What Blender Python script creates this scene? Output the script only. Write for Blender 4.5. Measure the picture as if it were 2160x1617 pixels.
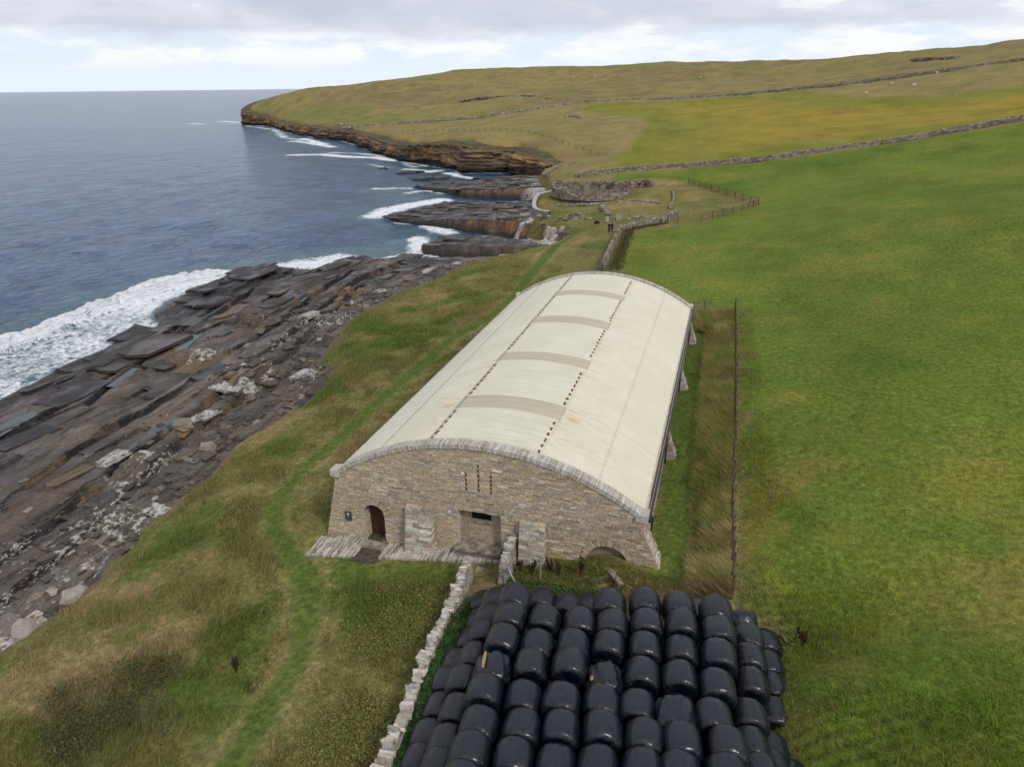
import bpy, math, random
import numpy as np
from math import radians, sin, cos, pi
from mathutils import Vector, Matrix
for _o in list(bpy.data.objects): bpy.data.objects.remove(_o)
SC = bpy.context.scene
COL = SC.collection
random.seed(7)
RNG = np.random.default_rng(7)

# ---------------------------------------------------------------- camera
cam_d = bpy.data.cameras.new('camera'); cam = bpy.data.objects.new('camera', cam_d); COL.objects.link(cam)
cam_d.sensor_width = 36.0; cam_d.lens = 24.975; cam_d.clip_start = 0.5; cam_d.clip_end = 40000
CAM = Vector((17.68, -27.346, 21.39))
YAW, PIT, ROL = -0.2924, 0.3983, -0.0119
_f = Vector((sin(YAW)*cos(PIT), cos(YAW)*cos(PIT), -sin(PIT)))
_r = Vector((cos(YAW), -sin(YAW), 0)); _u = _r.cross(_f)
_r2 = _r*cos(ROL)+_u*sin(ROL); _u2 = _u*cos(ROL)-_r*sin(ROL)
cam.matrix_world = Matrix(((_r2.x,_u2.x,-_f.x,CAM.x),(_r2.y,_u2.y,-_f.y,CAM.y),(_r2.z,_u2.z,-_f.z,CAM.z),(0,0,0,1)))
SC.camera = cam
SC.view_settings.view_transform = 'Standard'; SC.view_settings.look = 'None'
SC.view_settings.exposure = 0.25; SC.view_settings.gamma = 1.0; SC.view_settings.use_curve_mapping = False
SC.cycles.max_bounces = 6; SC.cycles.diffuse_bounces = 3; SC.cycles.glossy_bounces = 3; SC.cycles.transmission_bounces = 2

# ---------------------------------------------------------------- node helper
class NT:
    def __init__(self, tree): self.t = tree; tree.nodes.clear()
    def n(self, kind, ins=None, **props):
        nd = self.t.nodes.new(kind)
        for k, v in props.items(): setattr(nd, k, v)
        for k, v in (ins or {}).items():
            s = nd.inputs[k]
            if isinstance(v, bpy.types.NodeSocket): self.t.links.new(v, s)
            elif isinstance(v, bpy.types.Node): self.t.links.new(v.outputs[0], s)
            else: s.default_value = v
        return nd
    def math(self, op, a, b=0.0, clamp=False):
        return self.n('ShaderNodeMath', {0: a, 1: b}, operation=op, use_clamp=clamp).outputs[0]
    def mix(self, f, a, b, mode='MIX'):
        nd = self.n('ShaderNodeMix', data_type='RGBA', blend_type=mode)
        for s, v in ((nd.inputs[0], f), (nd.inputs[6], a), (nd.inputs[7], b)):
            if isinstance(v, bpy.types.NodeSocket): self.t.links.new(v, s)
            else: s.default_value = (tuple(v)+(1,))[:4] if isinstance(v, tuple) else v
        return nd.outputs[2]
    def ramp(self, f, stops, interp='LINEAR'):
        nd = self.n('ShaderNodeValToRGB', {0: f}); cr = nd.color_ramp; cr.interpolation = interp
        while len(cr.elements) < len(stops): cr.elements.new(0.5)
        for e, (p, c) in zip(cr.elements, stops):
            e.position = p; e.color = (c, c, c, 1) if not isinstance(c, tuple) else c+(1,)
        return nd.outputs[0]
    def noise(self, vec, scale, detail=3, rough=0.55, dist=0.0, dim='3D'):
        return self.n('ShaderNodeTexNoise', {'Vector': vec, 'Scale': scale, 'Detail': detail, 'Roughness': rough, 'Distortion': dist}, noise_dimensions=dim).outputs[0]
    def smooth(self, v, a, b):
        return self.n('ShaderNodeMapRange', {0: v, 1: a, 2: b, 3: 0.0, 4: 1.0}, interpolation_type='SMOOTHSTEP').outputs[0]
    def scale(self, vec, s):
        return self.n('ShaderNodeVectorMath', {0: vec, 1: s}, operation='MULTIPLY').outputs[0]

# ---------------------------------------------------------------- sky, sun
SUN_EL, SUN_AZ = radians(42), radians(128)      # azimuth clockwise from +Y
w = bpy.data.worlds.new('World'); SC.world = w; w.use_nodes = True
k = NT(w.node_tree)
sky = k.n('ShaderNodeTexSky', sky_type='NISHITA', sun_disc=False, sun_elevation=SUN_EL, sun_rotation=SUN_AZ, dust_density=2.0)
gen = k.n('ShaderNodeTexCoord').outputs['Generated']
sep = k.n('ShaderNodeSeparateXYZ', {0: gen})
el = sep.outputs[2]
n1 = k.noise(k.scale(gen, (4.2, 4.2, 15.0)), 1.0, 7, 0.56, 0.25)
n2 = k.noise(k.scale(gen, (8.5, 8.5, 34.0)), 1.0, 7, 0.6, 0.15)
n3 = k.noise(k.scale(gen, (2.2, 2.2, 7.0)), 1.0, 3, 0.5)
shade = k.ramp(k.math('ADD', k.math('MULTIPLY', n1, 0.6), k.math('MULTIPLY', n2, 0.4)), [(0.34, (4.9, 5.2, 6.2)), (0.47, (5.6, 5.85, 6.75)), (0.60, (6.7, 6.95, 7.7)), (0.70, (8.0, 8.2, 8.6))])
gapc = k.mix(k.smooth(n2, 0.36, 0.56), (6.2, 7.1, 8.1), (8.6, 8.8, 9.0))
base = k.mix(0.15, gapc, sky.outputs[0])
deck = k.smooth(k.math('ADD', n1, k.math('MULTIPLY', k.math('SUBTRACT', n2, 0.5), 0.35)), 0.66, 0.58)
cloud = k.mix(deck, base, shade)
bank = k.mix(k.smooth(k.math('ADD', n2, k.math('MULTIPLY', k.math('SUBTRACT', n3, 0.5), 0.6)), 0.40, 0.56), (6.5, 7.3, 8.2), (8.2, 8.4, 8.7))
low = k.mix(k.smooth(el, 0.012, 0.040), (6.9, 7.6, 8.3), bank)
edge = k.math('ADD', el, k.math('MULTIPLY', k.math('SUBTRACT', n1, 0.5), 0.075))
fin = k.mix(k.smooth(edge, 0.046, 0.066), low, cloud)
bg = k.n('ShaderNodeBackground', {0: fin, 1: 0.1})
k.n('ShaderNodeOutputWorld', {0: bg.outputs[0]})

sd = bpy.data.lights.new('sun', 'SUN'); sd.energy = 1.5; sd.angle = radians(11); sd.color = (1.0, 0.95, 0.86)
so = bpy.data.objects.new('sun', sd); COL.objects.link(so)
_sv = Vector((sin(SUN_AZ)*cos(SUN_EL), cos(SUN_AZ)*cos(SUN_EL), sin(SUN_EL)))
so.rotation_euler = _sv.to_track_quat('Z', 'Y').to_euler(); so.location = (40, -60, 80)

# ---------------------------------------------------------------- object helpers
def tag(o, label=None, cat=None, group=None, kind=None):
    for a, v in (('label', label), ('category', cat), ('group', group), ('kind', kind)):
        if v: o[a] = v
    return o
def obj(name, me, parent=None):
    o = bpy.data.objects.new(name, me); COL.objects.link(o)
    if parent: o.parent = parent
    return o
def empty(name, loc, label, cat, group=None, rz=0.0):
    o = bpy.data.objects.new(name, None); COL.objects.link(o)
    o.location = loc; o.rotation_euler = (0, 0, rz); o.empty_display_size = 0.2
    return tag(o, label, cat, group)
def npmesh(name, v, f, mats, tint=None, smooth=False, extra=None):
    """mesh from numpy arrays; f is (n,3) or (n,4)"""
    v = np.asarray(v, np.float32); f = np.asarray(f, np.int32)
    me = bpy.data.meshes.new(name); n, kk = f.shape
    me.vertices.add(len(v)); me.vertices.foreach_set('co', v.ravel())
    me.loops.add(n*kk); me.loops.foreach_set('vertex_index', f.ravel())
    me.polygons.add(n); me.polygons.foreach_set('loop_start', np.arange(0, n*kk, kk, dtype=np.int32))
    me.polygons.foreach_set('use_smooth', np.full(n, smooth))
    if tint is not None:
        a = me.attributes.new('tint', 'FLOAT_COLOR', 'POINT')
        t = np.ones((len(v), 4), np.float32); t[:, :3] = tint; a.data.foreach_set('color', t.ravel())
    for nm, arr in (extra or {}).items():
        a = me.attributes.new(nm, 'FLOAT', 'POINT'); a.data.foreach_set('value', np.asarray(arr, np.float32))
    me.update(calc_edges=True); me.validate()
    for m in (mats if isinstance(mats, (list, tuple)) else [mats]): me.materials.append(m)
    return me
class MB:
    """collects shapes into one mesh"""
    def __init__(self): self.v = []; self.f = []; self.t = []
    def add(self, vs, fs, tint=(0.3, 0.3, 0.3)):
        b = len(self.v); self.v += [tuple(p) for p in vs]; self.f += [tuple(b+i for i in q) for q in fs]; self.t += [tint]*len(vs)
    def box(self, x0, x1, y0, y1, z0, z1, tint=(0.3, 0.3, 0.3), j=0.0):
        c = [(x0,y0,z0),(x1,y0,z0),(x1,y1,z0),(x0,y1,z0),(x0,y0,z1),(x1,y0,z1),(x1,y1,z1),(x0,y1,z1)]
        if j: c = [(a+random.uniform(-j,j), b+random.uniform(-j,j), d+random.uniform(-j,j)) for a, b, d in c]
        self.add(c, [(0,3,2,1),(4,5,6,7),(0,1,5,4),(1,2,6,5),(2,3,7,6),(3,0,4,7)], tint)
    def obox(self, c, ax, ay, az, tint=(0.3,0.3,0.3), j=0.0):
        """box from centre and three half-axis vectors"""
        c = Vector(c); ax, ay, az = Vector(ax), Vector(ay), Vector(az); vs = []
        for sz in (-1, 1):
            for sx, sy in ((-1,-1),(1,-1),(1,1),(-1,1)):
                p = c+ax*sx+ay*sy+az*sz
                if j: p = p+Vector((random.uniform(-j,j), random.uniform(-j,j), random.uniform(-j,j)))
                vs.append(p)
        self.add(vs, [(0,3,2,1),(4,5,6,7),(0,1,5,4),(1,2,6,5),(2,3,7,6),(3,0,4,7)], tint)
    def tube(self, p0, p1, r0, r1=None, n=6, tint=(0.1,0.1,0.1)):
        p0, p1 = Vector(p0), Vector(p1); d = (p1-p0)
        if d.length < 1e-6: return
        d.normalize(); a = d.orthogonal().normalized(); b = d.cross(a); r1 = r0 if r1 is None else r1; vs = []
        for p, r in ((p0, r0), (p1, r1)):
            for i in range(n):
                t = 2*pi*i/n; vs.append(p+a*(r*cos(t))+b*(r*sin(t)))
        fs = [(i, (i+1) % n, n+(i+1) % n, n+i) for i in range(n)]+[tuple(range(n))[::-1], tuple(range(n, 2*n))]
        self.add(vs, fs, tint)
    def prism(self, poly, z0, z1, tint=(0.3,0.3,0.3)):
        n = len(poly)
        vs = [(x, y, z0) for x, y in poly]+[(x, y, z1) for x, y in poly]
        self.add(vs, [tuple(range(n))[::-1], tuple(range(n, 2*n))]+[(i, (i+1) % n, n+(i+1) % n, n+i) for i in range(n)], tint)
    def mesh(self, name, mat, smooth=False):
        me = bpy.data.meshes.new(name); me.from_pydata(self.v, [], self.f)
        a = me.attributes.new('tint', 'FLOAT_COLOR', 'POINT')
        t = np.ones((len(self.v), 4), np.float32); t[:, :3] = np.array(self.t, np.float32).reshape(-1, 3); a.data.foreach_set('color', t.ravel())
        me.polygons.foreach_set('use_smooth', np.full(len(self.f), smooth)); me.update()
        for m in (mat if isinstance(mat, (list, tuple)) else [mat]): me.materials.append(m)
        return me
    def build(self, name, mat, parent=None, smooth=False, kind=None):
        if not self.f: return None
        o = obj(name, self.mesh(name, mat, smooth), parent)
        if kind: o['kind'] = kind
        return o
def jit(c, a=0.15):
    s = 1+random.uniform(-a, a); return tuple(max(0.003, x*s*(1+random.uniform(-a, a)*0.25)) for x in c)

# ---------------------------------------------------------------- numpy noise
def _h(ix, iy, seed):
    with np.errstate(over='ignore'):
        h = (ix.astype(np.int64)*374761393+iy.astype(np.int64)*668265263+seed*1442695041) & 0xFFFFFFFF
        h = ((h ^ (h >> 13))*1274126177) & 0xFFFFFFFF
        return ((h ^ (h >> 16)) & 0xFFFFFF)/float(0xFFFFFF)
def vnoise(x, y, seed=0):
    ix = np.floor(x); iy = np.floor(y); fx = x-ix; fy = y-iy
    fx = fx*fx*(3-2*fx); fy = fy*fy*(3-2*fy)
    a = _h(ix, iy, seed); b = _h(ix+1, iy, seed); c = _h(ix, iy+1, seed); d = _h(ix+1, iy+1, seed)
    return (a*(1-fx)+b*fx)*(1-fy)+(c*(1-fx)+d*fx)*fy
def fbm(x, y, seed=0, oct=4, gain=0.5):
    s = 0; a = 1; t = 0
    for i in range(oct):
        s = s+a*vnoise(x*2**i+i*17.3, y*2**i-i*9.1, seed+i); t += a; a *= gain
    return s/t
def sstep(x, a, b):
    t = np.clip((x-a)/(b-a), 0, 1); return t*t*(3-2*t)
def dseg(X, Y, pl, closed=False):
    """distance to a polyline, and index-parameter of the nearest place"""
    best = np.full(X.shape, 1e9); par = np.zeros(X.shape)
    n = len(pl)
    for i in range(n if closed else n-1):
        ax, ay = pl[i][:2]; bx, by = pl[(i+1) % n][:2]; dx, dy = bx-ax, by-ay; l2 = dx*dx+dy*dy+1e-9
        t = np.clip(((X-ax)*dx+(Y-ay)*dy)/l2, 0, 1); d = np.hypot(X-ax-t*dx, Y-ay-t*dy)
        m = d < best; best = np.where(m, d, best); par = np.where(m, i+t, par)
    return best, par
def inpoly(X, Y, pl):
    c = np.zeros(X.shape, bool); n = len(pl)
    for i in range(n):
        ax, ay = pl[i][:2]; bx, by = pl[(i+1) % n][:2]
        if ay == by: continue
        m = ((ay > Y) != (by > Y)) & (X < (bx-ax)*(Y-ay)/(by-ay)+ax); c ^= m
    return c
def sdist(X, Y, pl):
    """signed distance, positive inside the polygon"""
    d, _ = dseg(X, Y, pl, True); return np.where(inpoly(X, Y, pl), d, -d)
#TERRAIN-BEGIN
SEA = -6.0
LAND_CTRL = [
 (-1.09,-1.76,-0.35), (-4.92,0.42,-0.60), (0.67,-4.36,-0.45), (2.10,-9.85,-0.45), (3.20,-13.17,-0.50), (-2.15,-11.83,-0.90), (-3.71,-14.73,-1.00),
 (-12.01,-9.81,-1.50), (-11.79,-1.40,-1.60), (-13.46,8.34,-1.50), (-16.29,27.42,-1.30), (-17.79,42.71,-1.20), (-15.73,65.86,-1.10), (-7.00,81.27,-0.90),
 (-4.46,33.75,-0.50), (-4.12,16.71,-0.50), (-3.91,5.86,-0.50), (-4.60,51.02,-0.30),
 (-0.5,0,-0.36), (5,-0.3,-0.1), (10,-0.4,0.45), (13.8,-0.3,0.75), (16.3,-0.2,0.95), (-0.6,10,-0.4), (-0.6,20,-0.3), (-0.6,34,-0.2), (8,36,0.3),
 (17.4,-0.8,1.0), (17.3,9,1.0), (17.1,23.5,1.0), (17.0,32.5,1.0), (16.2,10,0.9), (16.2,22,0.9), (16.2,32,0.9),
 (19.4,-2.3,1.9), (19.4,10.5,2.1), (19.4,24,2.1), (19.3,38,2.0), (17,38,1.8), (18.4,10,1.65), (18.3,24,1.65), (18.3,33,1.65),
 (12,-2.4,0.55), (15.5,-2.6,0.8), (7.6,-3,0.1), (9.2,-4,0.25), (12,-8,0.3), (16,-10,0.35), (20,-8,0.2), (21.2,-8,0.15), (21.2,-11.5,0.1), (22.6,-8.5,0.55), (21.0,-4.6,0.35), (20.6,-3.4,0.75), (25,-9,1.5), (8,-14,-0.2), (4,-10,-0.35), (14,-18,0.2), (22,-18,0.35),
 (3.79,58.22,0.30), (0.84,82.26,0.00), (9.03,88.57,0.30), (16.53,59.52,1.20), (23.01,109.60,1.00), (8.61,140.21,0.80), (-8.21,93.79,-0.70), (-16.32,109.45,-1.00), (-18.14,129.65,-0.60),
 (21.84,-7.94,2.20), (27.55,-9.12,3.00), (31.44,4.03,3.60), (25.16,7.61,3.00), (28.14,30.95,3.20), (38.25,27.48,5.20), (48.34,62.56,8.00), (34.71,83.05,4.20), (40,-40,4.0), (90,-20,8.5), (120,60,13.0), (60,20,5.0),
 (78.08,163.31,12.78), (54.64,164.12,8.06), (23.84,162.55,3.49), (-17.35,152.27,0.41),
 (133.33,355.57,28.33), (50.07,391.40,17.72), (3.27,402.41,13.53), (-67.65,404.30,11.14), (-125.02,378.29,3.77), (-190.16,343.37,0.29),
 (-317.76,523.57,19.98), (-316.67,576.24,21.84), (-300.68,618.45,25.50), (-289.20,667.94,29.22), (-264.74,721.15,34.57), (-238.79,751.51,35.92), (-205.79,782.38,36.76), (-163.24,803.18,36.87), (-112.91,812.56,38.09), (-53.14,819.70,39.54), (0.38,822.48,40.48), (97.58,818.89,39.09), (153.55,791.46,41.17), (178.28,756.37,43.23), (208.54,728.94,45.02), (231.86,691.42,46.89),
 (-231.07,474.37,9.14), (-120.42,607.81,20.09), (-4.42,592.26,24.07), (93.09,304.19,17.52), (-187.42,557.75,17.47),
 (6.07,332.47,9.97), (10.00,232.54,5.75), (-18.20,209.96,4.08), (-64.01,261.32,5.33), (-72.11,227.29,3.93), (71.04,257.70,10.71), (-128.99,290.44,1.39),
 (-108.30,244.92,0.17), (-67.38,209.87,3.30), (-52.72,212.54,2.05), (-33.63,191.73,0.19), (-366.44,509.36,8.72), (-344.72,487.98,4.00), (-319.16,469.18,-0.73), (-251.37,394.09,-0.47), (-185.58,340.19,-0.24), (-128.15,268.69,-0.21),
 (420,700,75), (420,380,48), (300,120,32), (250,-60,26),
 (-250,1100,-5), (0,1150,0), (250,1100,5), (500,1100,25), (-450,900,-20), (0,1700,-40),
]
_LC = np.array(LAND_CTRL, float)
def _mq(dx, dy): return np.sqrt(dx*dx+dy*dy+9.0)
_A = _mq(_LC[:,0][:,None]-_LC[:,0][None], _LC[:,1][:,None]-_LC[:,1][None])
_n = len(_LC); _B = np.zeros((_n+3, _n+3)); _B[:_n,:_n] = _A-0.02*np.eye(_n); _B[:_n,_n] = 1; _B[:_n,_n+1:] = _LC[:,:2]/100; _B[_n,:_n] = 1; _B[_n+1:,:_n] = _LC[:,:2].T/100
_W = np.linalg.solve(_B, np.append(_LC[:,2], [0,0,0]))
MOUNDS = [(3.48,124.73,7.0,1.4), (-11.72,126.51,9.0,0.8), (-1.02,100.02,4.0,0.7), (2.50,101.84,4.0,0.9), (6.83,104.37,4.0,0.8), (13.04,104.21,4.0,0.9), (-6.92,99.72,4.0,0.5), (13.95,-0.75,1.05,0.80)]
def land_z(X, Y):
    X = np.asarray(X, float); Y = np.asarray(Y, float); s = _W[_n]+_W[_n+1]*X/100+_W[_n+2]*Y/100
    for i in range(_n): s = s+_W[i]*_mq(X-_LC[i,0], Y-_LC[i,1])
    for mx, my, mr, mh in MOUNDS: s = s+mh*np.exp(-((X-mx)**2+(Y-my)**2)/(mr*mr))
    return s
#TERRAIN-END
def lz(x, y): return float(land_z(np.array([x]), np.array([y]))[0])

# coast line: the top edge of the land, walked away from the near left
COAST = [(-6.0,-60.0), (-9.0,-30.0)] + [(-11.87,-9.93),(-11.71,-8.86),(-11.57,-7.72),(-11.47,-6.44),(-11.61,-5.14),(-11.88,-3.79),(-12.25,-2.59),(-11.87,-1.80),(-12.26,-0.48),(-12.54,0.97),(-12.96,3.93),(-13.20,6.04),(-13.43,7.79),(-13.95,10.04),(-14.12,11.95),(-13.72,13.73),(-13.57,15.71),(-12.70,16.68),(-13.30,19.96),(-13.96,22.49),(-14.81,25.80),(-16.57,28.58),(-17.63,31.11),(-18.78,34.64),(-20.04,38.52),(-20.20,42.17),(-20.02,44.79),(-19.64,48.48),(-19.04,52.03),(-17.74,54.27),(-17.23,58.72),(-16.79,62.95),(-16.32,67.52)] + [(-13.06,70.78),(-10.33,76.56),(-7.76,79.72),(-6.88,84.15),(-6.53,87.90),(-8.19,91.84),(-11.82,96.60),(-16.09,98.60),(-17.94,106.21),(-19.61,113.55),(-21.47,120.99),(-21.90,125.84),(-20.34,129.88),(-21.88,139.98),(-25.47,150.97),(-29.75,158.11),(-32.73,170.79),(-32.68,180.61),(-31.05,188.86)] + [(-33.63,191.73), (-41.55,201.10), (-52.72,212.54), (-61.04,209.94), (-68.44,209.48), (-74.57,217.87), (-92.00,230.28), (-108.38,244.88), (-115.48,254.81), (-127.80,268.86), (-156.08,304.97), (-185.71,340.12), (-204.58,352.39), (-214.14,358.35), (-230.72,377.53), (-251.43,394.05), (-264.86,409.20), (-281.92,427.91), (-319.20,469.15), (-342.45,483.47), (-361.75,494.25), (-366.39,503.23), (-367.52,511.05), (-369.10,531.94), (-363.63,559.68), (-356.77,587.62)] + [(-330,640), (-340,800), (-420,1000), (-500,1700), (2500,1700), (2500,-300), (0,-300)]
CLIFF_PTS = 26   # how many of the last seaward points belong to the cliffs
COAST_A = np.array(COAST, float)
def coast_d(X, Y):
    d = sdist(X, Y, COAST_A)
    return d+(fbm(X*0.5, Y*0.5, 3, 3)-0.5)*np.clip(np.hypot(X-17, Y+27)/45, 0.5, 2.5)
CLIFF_START = np.array((-33.63,191.73))

def pave_z(x, y): return -0.36+0.062*(x+1.0)+0.03*y

# ---------------------------------------------------------------- materials
def new_mat(name):
    m = bpy.data.materials.new(name); m.use_nodes = True; return m, NT(m.node_tree)
def finish(k, col, rough=0.9, spec=0.2, normal=None, **kw):
    ins = {'Base Color': col, 'Roughness': rough, 'Specular IOR Level': spec}
    if normal is not None: ins['Normal'] = normal
    ins.update(kw); b = k.n('ShaderNodeBsdfPrincipled', ins); k.n('ShaderNodeOutputMaterial', {0: b.outputs[0]}); return b
def attr(k, nm): return k.n('ShaderNodeAttribute', attribute_name=nm)
def posn(k): return k.n('ShaderNodeNewGeometry').outputs['Position']
def bump(k, h, dist=0.05, st=0.6): return k.n('ShaderNodeBump', {'Strength': st, 'Distance': dist, 'Height': h}).outputs[0]
def simple(name, c, rough=0.7, spec=0.3, var=0.15, sc=8.0, **kw):
    m, k = new_mat(name); n = k.noise(posn(k), sc, 4)
    finish(k, k.mix(k.smooth(n, 0.3, 0.7), tuple(x*(1-var) for x in c), tuple(min(1, x*(1+var)) for x in c)), rough, spec, bump(k, n, 0.01, 0.4), **kw); return m

def grass_mat():
    m, k = new_mat('grass_ground'); t = attr(k, 'tint').outputs['Color']; p = posn(k)
    nf = k.noise(p, 3.1, 5, 0.7); nm = k.noise(p, 0.55, 4, 0.6); ns = k.noise(k.scale(p, (1.0, 0.35, 1)), 9.0, 3, 0.7)
    c = k.mix(1.0, t, k.ramp(nf, [(0.28, 0.45), (0.5, 0.95), (0.72, 1.6)]), 'MULTIPLY')
    c = k.mix(k.math('MULTIPLY', k.smooth(nm, 0.45, 0.75), 0.4), c, k.mix(1.0, t, (1.35, 1.1, 1.25), 'MULTIPLY'))
    c = k.mix(k.math('MULTIPLY', k.smooth(ns, 0.55, 0.8), 0.35), c, k.mix(1.0, t, (0.5, 0.62, 0.5), 'MULTIPLY'))
    nl_ = k.noise(k.scale(p, (1, .6, 1)), 0.10, 6, 0.68); c = k.mix(1.0, c, k.ramp(nl_, [(0.30, (0.70, 0.74, 0.72)), (0.5, (1.0, 1.0, 1.0)), (0.70, (1.26, 1.18, 1.2))]), 'MULTIPLY')
    h = k.math('ADD', k.math('MULTIPLY', nf, 0.7), k.math('MULTIPLY', ns, 0.5))
    finish(k, c, 1.0, 0.05, bump(k, h, 0.25, 0.8)); return m
M_GRASS = grass_mat()

# ---------------------------------------------------------------- land sheet
# a sheet whose mesh gets coarser with distance; everything is in world metres
ORG = np.array([17.68, -27.35]); FWD = np.array([sin(YAW), cos(YAW)]); RGT = np.array([cos(YAW), -sin(YAW)])
def fan(rows, ncol, hw0, hw1, power=1.0):
    s = np.asarray(rows); u = np.linspace(-1, 1, ncol); u = np.sign(u)*np.abs(u)**power
    S, Uu = np.meshgrid(s, u, indexing='ij'); wd = (hw0+hw1*np.maximum(S, 0))*Uu
    X = ORG[0]+FWD[0]*S+RGT[0]*wd; Y = ORG[1]+FWD[1]*S+RGT[1]*wd
    i = np.arange(len(s)-1)[:, None]*ncol+np.arange(ncol-1)[None]
    F = np.stack([i, i+1, i+ncol+1, i+ncol], -1).reshape(-1, 4)
    return X, Y, F
rows = list(np.arange(-4, 40, 0.33))
while rows[-1] < 1700: rows.append(rows[-1]+max(0.33, rows[-1]*0.0100))
LX, LY, LF = fan(rows, 560, 14, 0.95)
LD = coast_d(LX, LY); LZ = land_z(LX, LY)
# small relief of the turf: tussocks near the sea edge, smoother in the fields
tus = sstep(LD, 26, 3)
LZ = LZ+(fbm(LX*0.9, LY*0.9, 11, 3)-0.5)*(0.10+0.30*tus)+(fbm(LX*0.12, LY*0.12, 12, 3)-0.5)*0.5*sstep(np.hypot(LX-8, LY-16), 24, 40)
rg = np.hypot(LX-ORG[0], LY-ORG[1])
LZ = LZ+(fbm(LX*0.012, LY*0.012, 13, 5)-0.5)*9*sstep(rg, 380, 600)*sstep(LD, 10, 80)
LZ = LZ+(fbm(LX*0.05, LY*0.05, 14, 4)-0.5)*1.6*sstep(rg, 130, 240)*sstep(LD, 0, 20)
cliffy = sstep(LY, 120, 175)
toe = -3.3-4.6*sstep(LY, 62, 80)
toe = toe-0.55*np.maximum(-LD-1.9, 0)
LDk = LD-4.0*sstep(LY, 186, 202)*sstep(LX, -31, -42)
wb = 1.9+0.012*np.maximum(rg-60, 0)*(1-sstep(LY, 120, 165))
LZ = np.where(LDk > 0.8, LZ-0.35*sstep(LDk, 3.0, 0.8), (LZ-0.35)*sstep(LDk, -wb, 0.8)+toe*(1-sstep(LDk, -wb, 0.8)))

P_PAVE = [(-1.05,-1.9),(7.8,-.75),(9.4,-.75),(9.4,.4),(-.4,.4)]
_pd = sdist(LX, LY, P_PAVE); LZ = np.where(_pd > -1.2, LZ*(1-sstep(_pd, -1.0, 0.1))+(pave_z(LX, LY)-0.10)*sstep(_pd, -1.0, 0.1), LZ)
# vegetation colour of the land, field by field
def C(*a): return np.array(a)
def blend(T, c, m): return T*(1-m[..., None])+c*m[..., None]
P_FIELD = [(6.17,57.09,0.30)[:2], (3.86,69.22,0.20)[:2], (3.48,79.14,0.00)[:2]]+[(8.62,84.92),(13.97,91.99),(18.67,99.45),(23.46,112.47),(16.04,128.61),(7.90,143.39),(0.48,148.17),(-9.03,144.45)]+[(-9.48,154.64), (23.86,161.55), (54.34,162.14), (77.56,161.38), (300,230), (300,-80), (28,-80)]+[(21.66,-9.64),(21.61,-6.36),(21.22,-3.52),(20.38,-0.78),(19.84,1.89),(19.79,8.63),(19.87,22.68),(19.67,38.54),(17.18,39.90),(15.35,41.38)]
P_OLIVE = [(-19.70,154.86), (-12.76,175.38), (-12.80,220.79), (-15.24,270.84), (-23.10,300.13), (-38.88,328.18), (-61.01,364.84), (-63.08,395.00), (3.71,392.42), (46.67,371.60), (62.81,314.69), (90.07,289.49), (115.45,287.84), (260,300), (260,225), (78.93,166.19), (54.98,166.09), (23.88,164.55), (-10.09,158.59)]
P_MOOR = [(-199.23,343.94), (-125.66,380.18), (-68.06,406.26), (3.16,404.41), (50.16,393.40), (133.83,357.51), (300,340), (2500,300), (2500,2000), (-900,2000), (-420,600), (-300,430)]
P_DRY = [(-10.47,-12.19),(-8.64,-11.13),(-8.52,-7.76),(-7.78,-5.62),(-6.04,-6.03),(-3.21,-8.15),(-3.03,-10.08),(-3.77,-11.82),(-3.28,-14.69),(-5.41,-16.87)]
P_BRAMBLE = [(-4.81,-12.78),(-3.96,-11.07),(-2.66,-10.44),(-1.47,-12.29),(-2.21,-14.01),(-3.09,-14.80)]
PATHS = [[(3.03,-13.21,-0.51),(2.90,-11.91,-0.47),(2.76,-10.18,-0.42),(2.55,-8.35,-0.40),(1.70,-6.06,-0.45),(0.71,-4.35,-0.45),(-0.37,-3.08,-0.40),(-1.77,-1.91,-0.38),(-3.79,-0.36,-0.50),(-5.04,1.37,-0.61),(-5.73,3.10,-0.67),(-6.32,6.51,-0.72),(-6.23,9.87,-0.73),(-6.13,15.24,-0.67),(-6.05,21.84,-0.63),(-6.01,30.22,-0.63),(-5.15,35.73,-0.52),(-4.23,40.60,-0.38)], [(-4.23,40.60,-0.38),(-3.99,46.90,-0.29),(-4.67,54.44,-0.30),(-5.32,61.53,-0.39),(-5.82,68.75,-0.53),(-6.31,78.27,-0.79),(-4.68,84.64,-0.62),(0.24,84.66,-0.11)]]
P_LAWN = [(-4.00,-0.41),(-1.03,-1.96),(2.92,-1.46),(7.37,-0.68),(7.24,-2.30),(5.03,-2.74),(2.79,-3.19),(2.01,-4.47),(1.25,-4.85),(-1.62,-2.73)]
P_STRIP = [(15.9,-1.5),(17.6,-1.2),(17.3,9),(17.1,23.5),(16.9,33.5),(15.5,34)]
P_BANK = [(17.8,-2.2),(19.6,-2.4),(19.5,24),(19.4,38.5),(16.2,38.6),(16.2,34.3),(17.1,33.6),(17.3,23),(17.5,9)]
P_DIRT = [(7.82,-1.58),(9.33,-1.52),(10.71,-2.36),(13.60,-1.55),(17.13,-1.05),(19.95,-1.36),(19.96,-10.42),(9.67,-13.38),(8.59,-7.41),(8.14,-3.74)]
n0 = fbm(LX*0.35, LY*0.35, 21, 4); n1_ = fbm(LX*0.08, LY*0.08, 22, 4); n2_ = fbm(LX*0.02, LY*0.02, 23, 4); n3_ = fbm(LX*1.4, LY*1.4, 24, 3)
T = np.zeros(LX.shape+(3,))+C(.108,.104,.038)
T = blend(T, C(.155,.125,.058), sstep(n0*0.55+n1_*0.45, 0.50, 0.64))
T = blend(T, C(.062,.088,.020), sstep(fbm(LX*0.22, LY*0.22, 25, 4), 0.54, 0.68)*0.8)
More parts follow.
